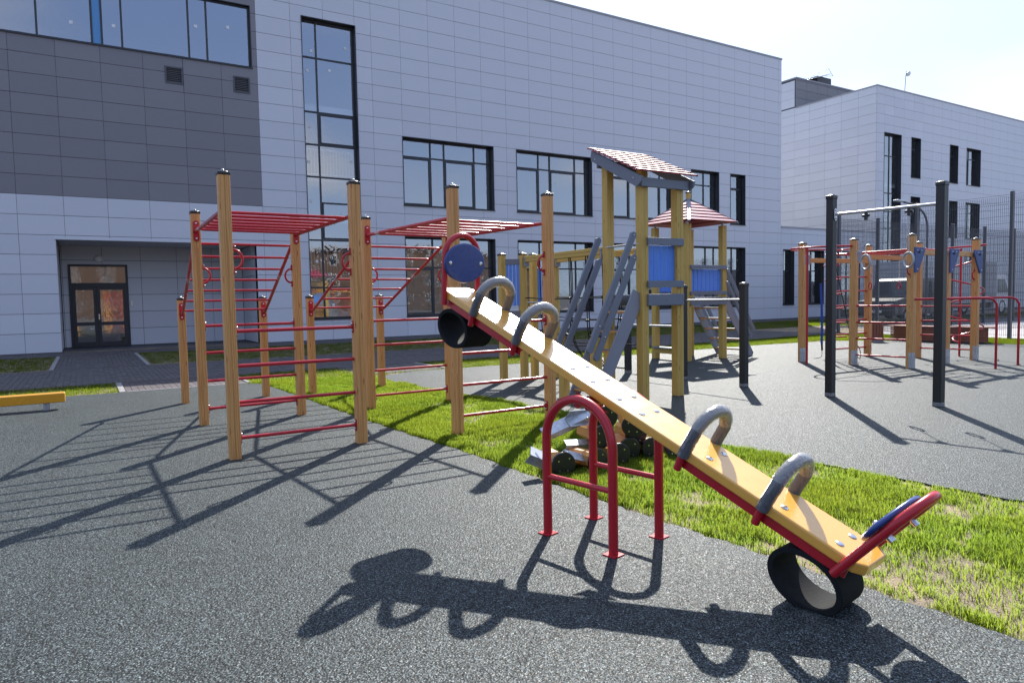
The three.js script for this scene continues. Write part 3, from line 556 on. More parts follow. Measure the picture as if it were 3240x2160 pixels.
// ------------------------------------------------------------------ seesaw; local x runs along the board to its lowered end
{
  const ss = thing('seesaw', 'yellow and red seesaw with blue backrests and rubber tube buffers, its near end down', 'seesaw', [4.141, 0, 22.823], -1.3882);
  const up = V(0, 1, 0), T = new THREE.Matrix4().makeTranslation(0.0825, 0.8839, 0).multiply(new THREE.Matrix4().makeRotationZ(-0.4028));
  const B = (n, g, m, p = ss) => mesh(n, join(g).applyMatrix4(T), m, p), HL = 1.555, hw = 0.125;
  // board with eased edges and clipped corners at the ends
  const prof = new THREE.Shape(); const c = 0.035;
  [[-HL, -hw + c], [-HL + c, -hw], [HL - c, -hw], [HL, -hw + c], [HL, hw - c], [HL - c, hw], [-HL + c, hw], [-HL, hw - c]].forEach((p, i) => i ? prof.lineTo(...p) : prof.moveTo(...p));
  B('seat_board', new THREE.ExtrudeGeometry(prof, { depth: 0.034, bevelEnabled: true, bevelSize: 0.009, bevelThickness: 0.009, bevelSegments: 3 }).rotateX(Math.PI / 2).translate(0, -0.009, 0), M.yellow);
  for (const [a, b] of [[0.59, HL - 0.05], [-HL + 0.05, -0.67]]) B('steel_channel', [bx(a, b, -0.102, -0.0525, -0.116, -0.109), bx(a, b, -0.102, -0.0525, 0.109, 0.116), bx(a, b, -0.0585, -0.0525, -0.1085, 0.1085)], M.red);
  const dome = (u, w) => new THREE.SphereGeometry(0.019, 12, 6, 0, 6.283, 0, Math.PI / 2).scale(1, 0.35, 1).translate(u, 0.001, w);
  for (const [u, k] of [[1.42, 1], [1.15, 0], [0.73, 1], [0.28, 1], [0.11, 1], [-0.1, 1], [-0.27, 1], [-0.83, 1], [-1.25, 0], [-1.46, 1]]) for (const w of [-0.065, 0.065]) if (k || w > 0) B('bolt', dome(u, w), M.chrome);
  // padded handles across the board
  for (const u of [1.085, 0.625, -0.71, -1.16]) {
    const pts = [], N2 = 22; for (let i = 0; i <= N2; i++) { const a = Math.PI * i / N2, w = 0.138 * Math.cos(a); pts.push(V(u + 0.02, 0.085 + 0.125 * Math.sin(a), w)); }
    const full = [V(u, -0.115, 0.138), V(u, -0.05, 0.138), V(u + 0.01, 0.02, 0.138), ...pts, V(u + 0.01, 0.02, -0.138), V(u, -0.05, -0.138), V(u, -0.115, -0.138)];
    const core = B('handle', [tube(full, 0.02, 60, 12), ...[-1, 1].map(k => new THREE.CircleGeometry(0.02, 12).rotateX(Math.PI / 2).translate(u, -0.115, 0.138 * k))], M.red);
    const pad = [V(u + 0.004, -0.035, 0.138), V(u + 0.01, 0.03, 0.138), ...pts.slice(1, -1), V(u + 0.01, 0.03, -0.138), V(u + 0.004, -0.035, -0.138)];
    const g = tube(pad, 0.031, 72, 16), p = g.attributes.position, n = g.attributes.normal;
    for (let i = 0; i < p.count; i++) { const k = 0.0022 * noise.noise(p.getX(i) * 60, p.getY(i) * 45, p.getZ(i) * 45 + u * 9) + 0.0008 * noise.noise(p.getX(i) * 150, p.getY(i) * 120, p.getZ(i) * 120); p.setXYZ(i, p.getX(i) + n.getX(i) * k, p.getY(i) + n.getY(i) * k, p.getZ(i) + n.getZ(i) * k); }
    g.computeVertexNormals(); B('foam_grip', g, M.foam, core);
    const fw = pad.slice(3, -3), fg = tube(fw, 0.0335, 120, 22), fp = fg.attributes.position, fn = fg.attributes.normal;
    for (let i = 0; i < fp.count; i++) { const a = noise.noise(fp.getX(i) * 55 + u, fp.getY(i) * 90, fp.getZ(i) * 38), b2 = noise.noise(fp.getX(i) * 160, fp.getY(i) * 140 + u, fp.getZ(i) * 60), k = 0.0045 * Math.abs(a) + 0.0022 * b2; fp.setXYZ(i, fp.getX(i) + fn.getX(i) * k, fp.getY(i) + fn.getY(i) * k, fp.getZ(i) + fn.getZ(i) * k); }
    fg.computeVertexNormals(); B('plastic_wrap', fg, M.wrap, core);
  }
  // backrest hoops and discs, rubber tubes, mirrored at both ends
  for (const e of [1, -1]) {
    const d = V(e * 0.325, 0.945, 0), o = V(e * 1.475, -0.075, 0), pts = [], hwid = 0.15, straight = 0.315;
    const pt = (t, w) => V(o.x + d.x * t, o.y + d.y * t, w);
    pts.push(pt(-0.02, hwid), pt(0.1, hwid), pt(straight - 0.05, hwid)); for (let i = 0; i <= 14; i++) { const a = Math.PI * i / 14; pts.push(pt(straight + 0.155 * Math.sin(a), hwid * Math.cos(a))); } pts.push(pt(straight - 0.05, -hwid), pt(0.1, -hwid), pt(-0.02, -hwid));
    const hoop = B('backrest_hoop', tube(pts, 0.0205, 72, 12), M.red);
    const nrm = V(-e * d.y, e * 0.325 * e, 0).normalize(), cc = pt(0.275, 0).addScaledVector(V(-e * 0.945, 0.325, 0), 0.034);
    const disc = new THREE.CylinderGeometry(0.148, 0.148, 0.014, 40).toNonIndexed(), q = new THREE.Quaternion().setFromUnitVectors(up, V(-e * 0.945, 0.325, 0));
    const lathe = new THREE.LatheGeometry([[0, -0.013], [0.138, -0.013], [0.147, -0.008], [0.15, 0], [0.147, 0.008], [0.138, 0.013], [0, 0.013]].map(p => new THREE.Vector2(...p)), 40);
    B('backrest_disc', lathe.scale(0.93, 1, 1.2).applyQuaternion(q).translate(cc.x, cc.y, cc.z), M.blue, hoop);
    for (const w of [-0.135, 0.135]) { const a = cc.clone().add(V(0, 0, w)), b = a.clone().addScaledVector(V(-e * 0.945, 0.325, 0), 0.01), f = a.clone().addScaledVector(V(-e * 0.945, 0.325, 0), -0.075);
      B('bolt', [new THREE.SphereGeometry(0.015, 10, 6).translate(b.x, b.y, b.z), rod(a, f, 0.009, 8), rod(f.clone().lerp(a, 0.35), f, 0.016, 6)], M.chrome, hoop); }
    // rubber tube: slightly oval ring
    const R = 0.15, ring = new THREE.Shape(); ring.absellipse(0, 0, 0.173, 0.127, 0, Math.PI * 2); const hole = new THREE.Path(); hole.absellipse(0, 0, 0.152, 0.106, 0, Math.PI * 2, true); ring.holes.push(hole);
    const rg = new THREE.ExtrudeGeometry(ring, { depth: 0.22, bevelEnabled: true, bevelSize: 0.004, bevelThickness: 0.004, bevelSegments: 2, curveSegments: 40 }).translate(e * 1.37, -0.104 - 0.127, -0.11);
    const tb = B('rubber_buffer', rg, M.tyre); B('clamp_strip', [bx(e * 1.37 - 0.06, e * 1.37 + 0.06, -0.134, -0.127, -0.05, 0.05)], M.blackSteel, tb); B('bolt', [rod(V(e * 1.37, -0.13, 0), V(e * 1.37, -0.155, 0), 0.012, 6)], M.steel, tb);
  }
  // stand: two arches with rungs, axle and hub
  for (const w of [-0.205, 0.205]) {
    const pts = [V(-0.25, 0.0, w), V(-0.25, 0.3, w), V(-0.25, 0.55, w)]; for (let i = 0; i <= 16; i++) { const a = Math.PI - Math.PI * i / 16; pts.push(V(0.25 * Math.cos(a), 0.585 + 0.25 * Math.sin(a), w)); } pts.push(V(0.25, 0.55, w), V(0.25, 0.3, w), V(0.25, 0.0, w));
    const arch = mesh('support_arch', tube(pts, 0.0265, 80, 14), M.red, ss);
    mesh('foot_flange', [-0.25, 0.25].map(x => box(0.085, 0.006, 0.085, x, 0.016, w)), M.red, arch);
    mesh('cross_bar', rod(V(-0.24, 0.36, w), V(0.24, 0.36, w), 0.0165, 12), M.red, ss);
  }
  mesh('axle', [rod(V(0, 0.815, -0.205), V(0, 0.815, 0.205), 0.03, 14)], M.red, ss);
  mesh('hub_plate', [-0.085, 0.085].map(w => shapeGeo([[-0.12, 0.86], [0.13, 0.76], [0.06, 0.75], [-0.04, 0.76]], 0.01).translate(0, 0, w)), M.red, ss);
}

// ------------------------------------------------------------------ low beam at the left edge
{
  const b = thing('balance_beam', 'low yellow balance beam on short grey legs beside the lawn', 'balance beam', [1.1, 0, 14.5]);
  for (const z of [-0.047, 0.047]) mesh('board', [timber(V(0.22, 0.175, z), V(-2.6, 0.175, z), 0.09, 0.13, 0.012)], M.yellowBench, b);
  for (const x of [0, -2.3]) mesh('leg', [bx(x - 0.04, x + 0.04, 0, 0.11, -0.035, 0.035, 0.004)], M.galva, b);
}

// ------------------------------------------------------------------ row of black pull-up posts, with rings
const blackPost = (parent, x, z, h) => {
  const p = mesh('post', [new RoundedBoxGeometry(0.1, h + 0.02, 0.1, 2, 0.008).translate(x, h / 2 - 0.01, z)], M.blackSteel, parent);
  mesh('post_cap', [new RoundedBoxGeometry(0.112, 0.05, 0.112, 2, 0.01).translate(x, h, z), new THREE.SphereGeometry(0.062, 12, 6, 0, 6.283, 0, Math.PI / 2).scale(0.85, 0.35, 0.85).translate(x, h + 0.02, z)], M.blackPlastic, p);
  mesh('film_wrap', [new RoundedBoxGeometry(0.1045, 0.05, 0.1045, 1, 0.006).translate(x, 0.04, z)], M.film, p);
};
function ring(parent, y, x, z, drop, R, r, mat, chainMat, twist = 0.4) {
  const top = y, n = Math.floor(drop / 0.03), cg = [];
  for (let i = 0; i < n; i++) cg.push(new THREE.TorusGeometry(0.011, 0.0036, 5, 8).scale(0.8, 1.5, 1).rotateY(i % 2 ? Math.PI / 2 : 0).translate(x, top - 0.016 - i * 0.03, z));
  mesh('chain', cg, chainMat, parent);
  mesh('ring', [new THREE.TorusGeometry(R, r, 10, 32).rotateY(twist).translate(x, top - n * 0.03 - R, z)], mat, parent);
}
{
  const f = thing('pull_up_frame', 'tall black posts with a steel bar and two grey gymnastic rings', 'pull-up frame', [10.17, 0, 20.24]);
  blackPost(f, 0, 0, 2.68); blackPost(f, 0.21, 1.30, 2.68);
  const a = V(0.008, 2.45, 0.05), b = V(0.202, 2.45, 1.25); mesh('bar', rod(a, b, 0.02, 14), M.steel, f);
  for (const [p, s] of [[a, 1], [b, -1]]) plate(f, p, V(0.16 * s, 0, 0.987 * s).normalize(), 0.16, 0.06, M.steel);
  for (const t of [0.325, 0.745]) {
    const p = a.clone().lerp(b, t); mesh('ring_clamp', [rod(V(p.x - 0.006, p.y - 0.055, p.z - 0.045), V(p.x + 0.006, p.y - 0.055, p.z + 0.045), 0.018, 10), bx(p.x - 0.016, p.x + 0.016, p.y - 0.11, p.y - 0.02, p.z - 0.018, p.z + 0.018, 0.004)], M.blackPlastic, f);
    ring(f, p.y - 0.11, p.x, p.z, 0.45, 0.092, 0.0135, M.aluRing, M.steel, 1.15);
  }
  const g = thing('low_pull_up_bars', 'row of three shorter black posts with low steel bars beside the yellow tower', 'pull-up frame', [10.1, 0, 18.85]);
  blackPost(g, 0, 0, 1.56); blackPost(g, 0.02, -1.27, 1.56); blackPost(g, -0.02, -2.62, 1.1);
  mesh('bar', rod(V(0, 1.335, -0.05), V(0.02, 1.335, -1.22), 0.018, 12), M.steel, g); mesh('bar', rod(V(0.02, 0.9, -1.32), V(-0.02, 0.9, -2.57), 0.018, 12), M.steel, g);
}
// ------------------------------------------------------------------ yellow tower with monopitch roof, stair and rope bridge
function planksPanel(parent, a, b, y0, y1, n, mat, rails) {      // vertical boards between two posts, with grey rails
  const d = b.clone().sub(a), L = d.length(); d.normalize(); const w = (L - 0.11) / n;
  for (let i = 0; i < n; i++) { const p = a.clone().addScaledVector(d, 0.055 + w * (i + 0.5)), g = new RoundedBoxGeometry(w - 0.009, y1 - y0 + rr(-0.004, 0.004), 0.02, 2, 0.005); metricUV(g, rnd() * 3, rnd() * 3); const m = mesh('board', g, mat, parent); m.position.set(p.x, (y0 + y1) / 2, p.z); m.rotation.y = Math.atan2(-d.z, d.x); }
  for (const [r0, r1, over] of rails) mesh('rail', timber(a.clone().addScaledVector(d, over ? -0.03 : 0.05).setY((r0 + r1) / 2), b.clone().addScaledVector(d, over ? 0.03 : -0.05).setY((r0 + r1) / 2), 0.045, r1 - r0, 0.006), M.greyWood, parent);
}
const quad = (p, t) => { const s = new THREE.Shape(p.map(q => new THREE.Vector2(...q))); return new THREE.ExtrudeGeometry(s, { depth: t, bevelEnabled: true, bevelSize: 0.003, bevelThickness: 0.003, bevelSegments: 1 }); };
function stair(parent, x0, y0, x1, zA, zB, n, sides) {          // descends from (x0, y0) to (x1, 0) between zA and zB
  const dir = V(x1 - x0, -y0, 0).normalize(), nor = V(-dir.y, dir.x, 0); if (nor.y < 0) nor.negate();
  [zA, zB].forEach((z, k) => {
    const { dx, rails } = sides[k], out = k ? 1 : -1, a = V(x0 + dx, y0, z), b = V(x1 + dx, 0.02, z), h = 0.105;
    const pts = [a.clone().addScaledVector(nor, h), b.clone().addScaledVector(nor, h).setY(Math.max(0.05, b.y + nor.y * h)), b.clone().addScaledVector(nor, h * 0.6).setY(0.015), b.clone().addScaledVector(nor, -h * 0.7).setY(0.015), a.clone().addScaledVector(nor, -h)];
    mesh('stringer', shapeGeo(pts.map(p => [p.x, p.y]), 0.018, 0.003).translate(0, 0, z - 0.009), M.greyPlate, parent);
    for (const [off, yT, yB] of rails) {
      const on = y => V(x0 + dx + (y0 + off - y) * (x1 - x0) / y0, y, z + out * 0.06), p = on(yT), q = on(yB);
      const r = mesh('handrail', [timber(p, q, 0.042, 0.095, 0.014), ...[p, q].map(e => orient(new THREE.CylinderGeometry(0.0475, 0.0475, 0.04, 18), e.clone().add(V(0, 0, -0.02)), e.clone().add(V(0, 0, 0.02))))], M.greyWood, parent);
      for (const t of [0.0, 0.8]) mesh('bolt', ball(p.clone().lerp(q, t).add(V(0, 0, out * 0.022)), 0.011), M.chrome, r);
    }
  });
  for (let i = 1; i <= n; i++) { const t = i / (n + 0.6), m = (sides[0].dx + sides[1].dx) / 2, x = x0 + m + (x1 - x0) * t, y = y0 * (1 - t); const s = mesh('step', [box(0.15, 0.03, zB - zA - 0.03, x, y + 0.004, (zA + zB) / 2, 0.006)], M.wood, parent); mesh('tread', [box(0.145, 0.006, zB - zA - 0.034, x, y + 0.0225, (zA + zB) / 2)], M.greyWood, s); }
}
function rail(parent, a, b, r = 0.009, mat = M.rope, name = 'rope') { return mesh(name, rod(a, b, r, 6), mat, parent); }
{
  const O = [8.05, 18.87], t = thing('play_tower', 'yellow play tower with a sloping red roof, grey stair and rope bridge', 'play tower', [O[0], 0, O[1]]);
  const P = (x, y, z) => V(x - O[0], y, z - O[1]), X1 = 8.05, X2 = 8.70, ZF = 18.87, ZK = 18.16;
  for (const [x, z, h] of [[X1, ZF, 2.95], [X2, ZF, 2.95], [X1, ZK, 3.28], [X2, ZK, 3.28]]) post(t, x - O[0], z - O[1], h, M.yellowWood, 0.124, false);
  for (const y of [1.15, 0.72, 0.3]) mesh('bolt', ball(P(X2 + 0.0, y, ZK + 0.066), 0.015), M.blackPlastic, t);
  planksPanel(t, P(X1, 0, ZF), P(X2, 0, ZF), 1.625, 2.105, 4, M.blueWood, []);
  for (const [a, b, f] of [[2.10, 2.20, 1], [1.53, 1.622, 1], [1.285, 1.44, 1]]) mesh('rail', timber(P(X1 + 0.02, (a + b) / 2, ZF + 0.084), P(X2 + 0.03, (a + b) / 2, ZF + 0.084), 0.04, b - a, 0.006), M.greyWood, t);
  mesh('rail', [timber(P(X2 + 0.084, 1.36, ZF), P(X2 + 0.084, 1.36, ZK), 0.04, 0.155, 0.006)], M.greyWood, t); mesh('rail', [timber(P(X1, 1.36, ZK - 0.084), P(X2, 1.36, ZK - 0.084), 0.04, 0.155, 0.006)], M.greyWood, t);
  for (let i = 0; i < 6; i++) mesh('floor_board', box(0.74, 0.03, 0.11, X1 + 0.33 - O[0], 1.425, ZK + 0.07 + i * 0.118 - O[1], 0.004), M.greyWood, t);
  // roof: nine lapped red boards on two grey rafters
  const lo = P(0, 3.03, 19.06), hi = P(0, 3.53, 17.97), sl = hi.clone().sub(lo), Ls = sl.length(); sl.normalize(); const nn = V(0, -sl.z, sl.y); if (nn.y < 0) nn.negate();
  for (let i = 0; i < 9; i++) { const c = lo.clone().addScaledVector(sl, (i + 0.5) * Ls / 9), g = new RoundedBoxGeometry(1.06, 0.026, Ls / 9 + 0.012, 3, 0.004); g.rotateX(-Math.atan2(sl.y, -sl.z) * -1 - 0.15); const m = mesh('roof_board', g, M.redRoof, t); m.position.set(8.375 - O[0], c.y + 0.02, c.z); }
  for (const x of [7.90, 8.85]) { const a = P(x, 2.90, 19.02), b = P(x, 3.40, 18.02); mesh('rafter', shapeGeo([[a.z + 0.03, 2.98], [a.z + 0.02, 2.92], [a.z - 0.06, 2.86], [a.z - 0.12, 2.885], [b.z - 0.02, 3.36], [b.z - 0.03, 3.42], [b.z - 0.01, 3.50]].map(p => [-p[0], p[1]]), 0.03, 0.003).rotateY(Math.PI / 2).translate(x - O[0] - 0.015, 0, 0), M.greyWood, t);
    mesh('bolt', [ball(P(x - 0.02, 2.98, 18.9), 0.012), ball(P(x - 0.02, 3.36, 18.1), 0.012)], M.chrome, t); }
  for (const [y, z] of [[2.925, 18.965], [3.31, 18.07]]) mesh('eave_beam', timber(P(7.94, y, z), P(8.81, y, z), 0.045, 0.12, 0.008), M.greyWood, t);
  // stair down to the left, with two short newel posts
  stair(t, -0.07, 1.46, -0.80, 18.31 - O[1], 0.0, 5, [{ dx: 0.04, rails: [[1.2, 2.2, 0.8], [0.88, 1.9, 0.7]] }, { dx: 0, rails: [[1.05, 2.22, 0.74], [0.74, 1.92, 0.64]] }]);
  for (const z of [0, ZK - O[1]]) post(t, 7.24 - O[0], z, 0.9, M.yellowWood, 0.115);
  mesh('steel_bar', [rod(P(X1 - 0.05, 2.12, ZK), P(X1 - 0.05, 2.12, ZF), 0.014, 10)], M.steel, t);
  // rope bridge
  for (const x of [8.03, 8.68]) {
    for (const dy of [0, -0.052]) mesh('beam', timber(P(x, 2.11 + dy, 15.99), P(x, 2.11 + dy, 18.10), 0.075, 0.05, 0.006), M.yellowWood, t);
    for (const z of [16.02, 18.07]) mesh('bracket', [box(0.1, 0.16, 0.03, x - O[0], 2.04, z - O[1], 0.006), ball(P(x - 0.045, 2.1, z), 0.016), ball(P(x - 0.05, 1.98, z), 0.01)], M.greyPlate, t);
    const zs = [16.42, 17.23, 17.27, 17.65, 17.70];
    for (const z of zs) mesh('rope', tube([P(x, 2.06, z), P(x, 1.43, z + 0.02), P(x + (x > 8.4 ? -0.08 : 0.08), 0.75, z - 0.02), P(8.36, 0.36, z)], 0.009, 14, 6), M.rope, t);
    for (const [y, k] of [[1.43, 0], [1.09, 0.03], [0.7, 0.1]]) mesh('rope', tube([P(x + (x > 8.4 ? -k : k), y, 15.97), P(x + (x > 8.4 ? -k : k), y - 0.03, 17.0), P(x + (x > 8.4 ? -k : k), y, 18.12)], 0.01, 14, 6), M.rope, t);
    for (const z of zs.slice(1)) for (const y of [1.42, 1.08]) mesh('rope_knot', ball(P(x, y - 0.01, z), 0.019), M.blackPlastic, t);
  }
  mesh('rope', [rod(P(8.36, 0.36, 15.97), P(8.36, 0.36, 18.12), 0.011, 6)], M.rope, t);
  for (const [x, z] of [[7.72, 15.72], [8.01, 15.93], [8.31, 15.80], [8.68, 15.93]]) post(t, x - O[0], z - O[1], 2.16, M.yellowWood, 0.11);
  planksPanel(t, P(7.72, 0, 15.72), P(8.01, 0, 15.93), 1.3, 2.0, 4, M.blueWood, [[2.0, 2.1, 1], [1.08, 1.22, 1]]);
  planksPanel(t, P(8.31, 0, 15.8), P(8.68, 0, 15.93), 1.3, 1.95, 3, M.blueWood, [[1.08, 1.22, 1]]);
  mesh('steel_bar', rod(P(8.01, 1.35, 15.93), P(8.68, 1.35, 15.93), 0.015, 10), M.steel, t);
}
// ------------------------------------------------------------------ second tower with pyramid roof
{
  const O = [12.65, 15.21], t = thing('play_tower', 'yellow play tower with a red pyramid roof, blue railing and short ladder stair', 'play tower', [O[0], 0, O[1]]);
  const W = 1.09, D = -0.98;
  for (const [x, z] of [[0, 0], [W, 0], [0, D], [W, D]]) post(t, x, z, 2.95, M.yellowWood, 0.132, false);
  planksPanel(t, V(0, 0, 0), V(W, 0, 0), 1.51, 1.985, 8, M.blueWood, []);
  for (const [a, b] of [[1.985, 2.07], [1.43, 1.505], [1.21, 1.37]]) mesh('rail', timber(V(0.01, (a + b) / 2, 0.088), V(W + 0.03, (a + b) / 2, 0.088), 0.04, b - a, 0.006), M.greyWood, t);
  mesh('rail', timber(V(-0.01, 1.29, 0), V(-0.01, 1.29, D), 0.04, 0.155, 0.006), M.greyWood, t); mesh('rail', timber(V(0, 1.29, D), V(W, 1.29, D), 0.04, 0.155, 0.006), M.greyWood, t);
  planksPanel(t, V(0, 0, D), V(W, 0, D), 1.51, 1.985, 8, M.blueWood, [[1.985, 2.07, 0], [1.43, 1.505, 0]]);
  for (let i = 0; i < 8; i++) mesh('floor_board', box(W + 0.05, 0.03, 0.11, W / 2, 1.355, D + 0.06 + i * 0.122, 0.004), M.greyWood, t);
  mesh('low_step', [timber(V(-0.05, 0.27, -0.02), V(-0.05, 0.27, D + 0.02), 0.2, 0.03, 0.006)], M.greyWood, t); mesh('low_step_rail', [timber(V(-0.05, 0.19, -0.04), V(-0.05, 0.19, D + 0.04), 0.06, 0.1, 0.006)], M.yellowWood, t);
  // roof
  const cx = W / 2, cz = D / 2, h = 0.74, e = 3.0, ap = 3.56, s = Math.hypot(h, ap - e);
  for (let f = 0; f < 4; f++) {
    const ang = f * Math.PI / 2, n = V(Math.sin(ang), 0, Math.cos(ang)), ex = V(Math.cos(ang), 0, -Math.sin(ang)), ey = V(-n.x * h, ap - e, -n.z * h).normalize(), ez = new THREE.Vector3().crossVectors(ex, ey);
    const o = V(cx + n.x * h, e, cz + n.z * h);
    for (let j = 0; j < 7; j++) { const a = j / 7 * s, b = (j + 1) / 7 * s - 0.004, w0 = h * (1 - a / s), w1 = h * (1 - b / s); if (w1 < 0.03) continue;
      const g = quad([[-w0, a], [w0, a], [w1, b], [-w1, b]], 0.014), tilt = new THREE.Matrix4().makeTranslation(0, a, 0).multiply(new THREE.Matrix4().makeRotationX(-0.11)).multiply(new THREE.Matrix4().makeTranslation(0, -a, 0.012));
      g.applyMatrix4(tilt).applyMatrix4(new THREE.Matrix4().makeBasis(ex, ey, ez).setPosition(o)); mesh('roof_board', g, M.redRoof, t); }
    const c = V(cx + (n.x + ex.x) * h * 1.03, e - 0.015, cz + (n.z + ex.z) * h * 1.03); mesh('hip_board', timber(c, V(cx, ap + 0.01, cz), 0.06, 0.035, 0.004), M.greyWood, t);
  }
  mesh('finial', [box(0.085, 0.16, 0.085, cx, ap + 0.06, cz, 0.006)], M.yellowWood, t); mesh('finial_cap', capGeo(0.095).translate(cx, ap + 0.14, cz), M.blackPlastic, t);
  mesh('roof_bracket', [[0, 0], [W, 0], [0, D], [W, D]].map(([x, z]) => bx(x - 0.02, x + 0.02, 2.93, 3.05, z - 0.02, z + 0.02)), M.steel, t);
  stair(t, W + 0.05, 1.36, W + 0.93, D + 0.02, 0.0, 5, [0, 1].map(() => ({ dx: 0, rails: [[0.66, 1.95, 0.62], [0.38, 1.68, 0.5]] })));
}
// ------------------------------------------------------------------ gymnastic complex near the fence
{
  const O = [14.3, 17.96], t = thing('gym_complex', 'wooden post gymnastic complex with red bars, rings, blue rope and spiral pole near the fence', 'climbing frame', [O[0], 0, O[1]]);
  const P = (x, y, z) => V(x - O[0], y, z - O[1]);
  const N = { a: [14.16, 16.93], b: [14.3, 17.96], d: [14.43, 18.99], c: [16.26, 17.06], e: [16.62, 17.94], f: [15.68, 18.97], g: [16.83, 18.95] };
  for (const k in N) { post(t, N[k][0] - O[0], N[k][1] - O[1], k === 'f' ? 2.1 : 2.42, M.wood, 0.122, k !== 'f', 0.1); if ('abdfg'.includes(k)) mesh('post_shoe', [bx(N[k][0] - O[0] - 0.068, N[k][0] - O[0] + 0.035, 0.02, 0.3, N[k][1] - O[1] + 0.0, N[k][1] - O[1] + 0.07)], M.galva, t); }
  const pt = (k, y) => P(N[k][0], y, N[k][1]);
  for (const [p, q, y] of [['a', 'c', 2.09], ['b', 'e', 2.10], ['d', 'g', 2.125]]) { mesh('beam', timber(pt(p, y), pt(q, y), 0.085, 0.09, 0.006), M.wood, t); }
  // blue gusset plates
  for (const [k, dx] of [['d', 1], ['f', 1], ['g', -1]]) { const x = N[k][0] - O[0], z = N[k][1] - O[1] + 0.085; const g = mesh('gusset_plate', shapeGeo([[-0.06 * dx, 2.2], [0.25 * dx, 2.2], [0.26 * dx, 2.14], [0.04 * dx, 1.76], [-0.06 * dx, 1.76]], 0.016, 0.006).translate(x, 0, z - 0.01), M.blueBracket, t); mesh('bolt', [[0, 2.15], [0.13 * dx, 2.15], [0, 1.81]].map(q => ball(V(x + q[0], q[1], z + 0.016), 0.013)), M.chrome, g); mesh('cap_bolt', ball(V(x + 0.06 * dx, 2.12, z + 0.014), 0.022), M.blackPlastic, g); }
  for (const k of ['a', 'b', 'c']) mesh('gusset_plate', bx(N[k][0] - O[0] - 0.02, N[k][0] - O[0] + 0.18, 2.0, 2.2, N[k][1] - O[1] + 0.052, N[k][1] - O[1] + 0.062, 0.004), M.greyPlate, t);
  // wall bars
  for (const [p, q, ys] of [['b', 'd', [1.155, 0.84, 0.53, 0.21]], ['e', 'g', [1.1, 0.8, 0.5, 0.22]]]) for (const y of ys) bar(t, pt(p, y), pt(q, y), 0.0165);
  for (const y of [1.75, 1.45, 1.14, 0.83, 0.53, 0.22]) bar(t, P(15.0, y, 16.98), pt('c', y), 0.0165); bar(t, P(15.04, 0, 16.99), P(15.04, 2.06, 16.99), 0.02);
  for (const [k, y] of [['b', 1.155], ['b', 0.21], ['c', 1.75], ['c', 0.22], ['e', 1.1], ['e', 0.22]]) plate(t, pt(k, y).add(V(0.0, 0, 0.052)), V(0, 0, 1), 0.15, 0.05);
  handle(t, pt('b', 1.72).add(V(0.052, 0, 0)), V(1, 0, 0)); handle(t, pt('e', 1.72).add(V(0.052, 0, 0)), V(1, 0, 0)); handle(t, pt('g', 1.72).add(V(-0.052, 0, 0)), V(-1, 0, 0)); handle(t, pt('d', 1.8).add(V(-0.052, 0, 0)), V(-1, 0, 0));
  // ring bar between the first two posts with its pole
  mesh('curved_bar', tube([pt('b', 2.31).add(V(-0.05, 0, 0)), P(13.95, 2.31, 17.78), P(13.72, 2.31, 17.4), P(13.75, 2.31, 17.0), P(14.0, 2.31, 16.78), P(14.28, 2.31, 16.72)], 0.019, 40, 10), M.red, t);
  mesh('curved_bar', tube([P(13.8, 2.27, 17.28), P(14.25, 2.29, 17.25), P(14.9, 2.29, 17.3), pt('b', 2.29).add(V(0.4, 0, -0.3)), pt('b', 2.29)], 0.016, 30, 10), M.red, t);
  bar(t, P(13.84, 0, 17.27), P(13.84, 2.3, 17.27), 0.021); plate(t, pt('b', 2.3).add(V(-0.02, 0, 0.053)), V(0, 0, 1), 0.22); plate(t, pt('a', 2.26).add(V(0, 0, 0.053)), V(0, 0, 1), 0.22);
  // overhead ladder, with two hanging rings
  const r0 = [P(14.75, 2.2, 17.05), P(14.95, 2.2, 18.97)], r1 = [P(15.85, 2.2, 17.05), P(16.0, 2.2, 18.97)];
  for (const r of [r0, r1]) bar(t, r[0], r[1], 0.019, M.red, 'ladder_rail'); for (let i = 0; i < 8; i++) { const k = 0.06 + i * 0.125; rung(t, r0[0].clone().lerp(r0[1], k), r1[0].clone().lerp(r1[1], k)); }
  ring(t, 2.1, 15.85 - O[0], 17.05 - O[1] + 0.3, 0.5, 0.075, 0.011, M.red, M.steel, 0.9); ring(t, 2.1, 16.5 - O[0], 17.6 - O[1], 0.5, 0.075, 0.011, M.red, M.steel, 0.9);
  // spiral pole
  bar(t, P(17.5, 0, 18.35), P(17.5, 2.3, 18.35), 0.021); const sp = []; for (let i = 0; i <= 60; i++) { const k = i / 60, a = 0.2 - k * Math.PI * 4.6; sp.push(P(17.5 + 0.42 * Math.cos(a) * Math.min(1, (1 - k) * 12), 2.05 - 1.75 * k, 18.35 + 0.42 * Math.sin(a) * Math.min(1, (1 - k) * 12))); }
  mesh('spiral', tube(sp, 0.016, 160, 8), M.red, t); bar(t, P(17.5, 2.28, 18.35), pt('e', 2.2), 0.018); mesh('curved_bar', tube([pt('e', 2.26), P(16.9, 2.3, 18.6), P(17.25, 2.32, 18.85), P(17.0, 2.32, 19.05), pt('g', 2.3)], 0.018, 30, 8), M.red, t);
  // parallel bars
  for (const [x, z, q] of [[15.32, 20.0, 'd'], [16.28, 19.95, 'f']]) mesh('parallel_bar', bent([pt(q, 1.27).add(V(0, 0, 0.05)), P(x, 1.27, z), P(x, 0, z)], 0.021, 0.16), M.red, t);
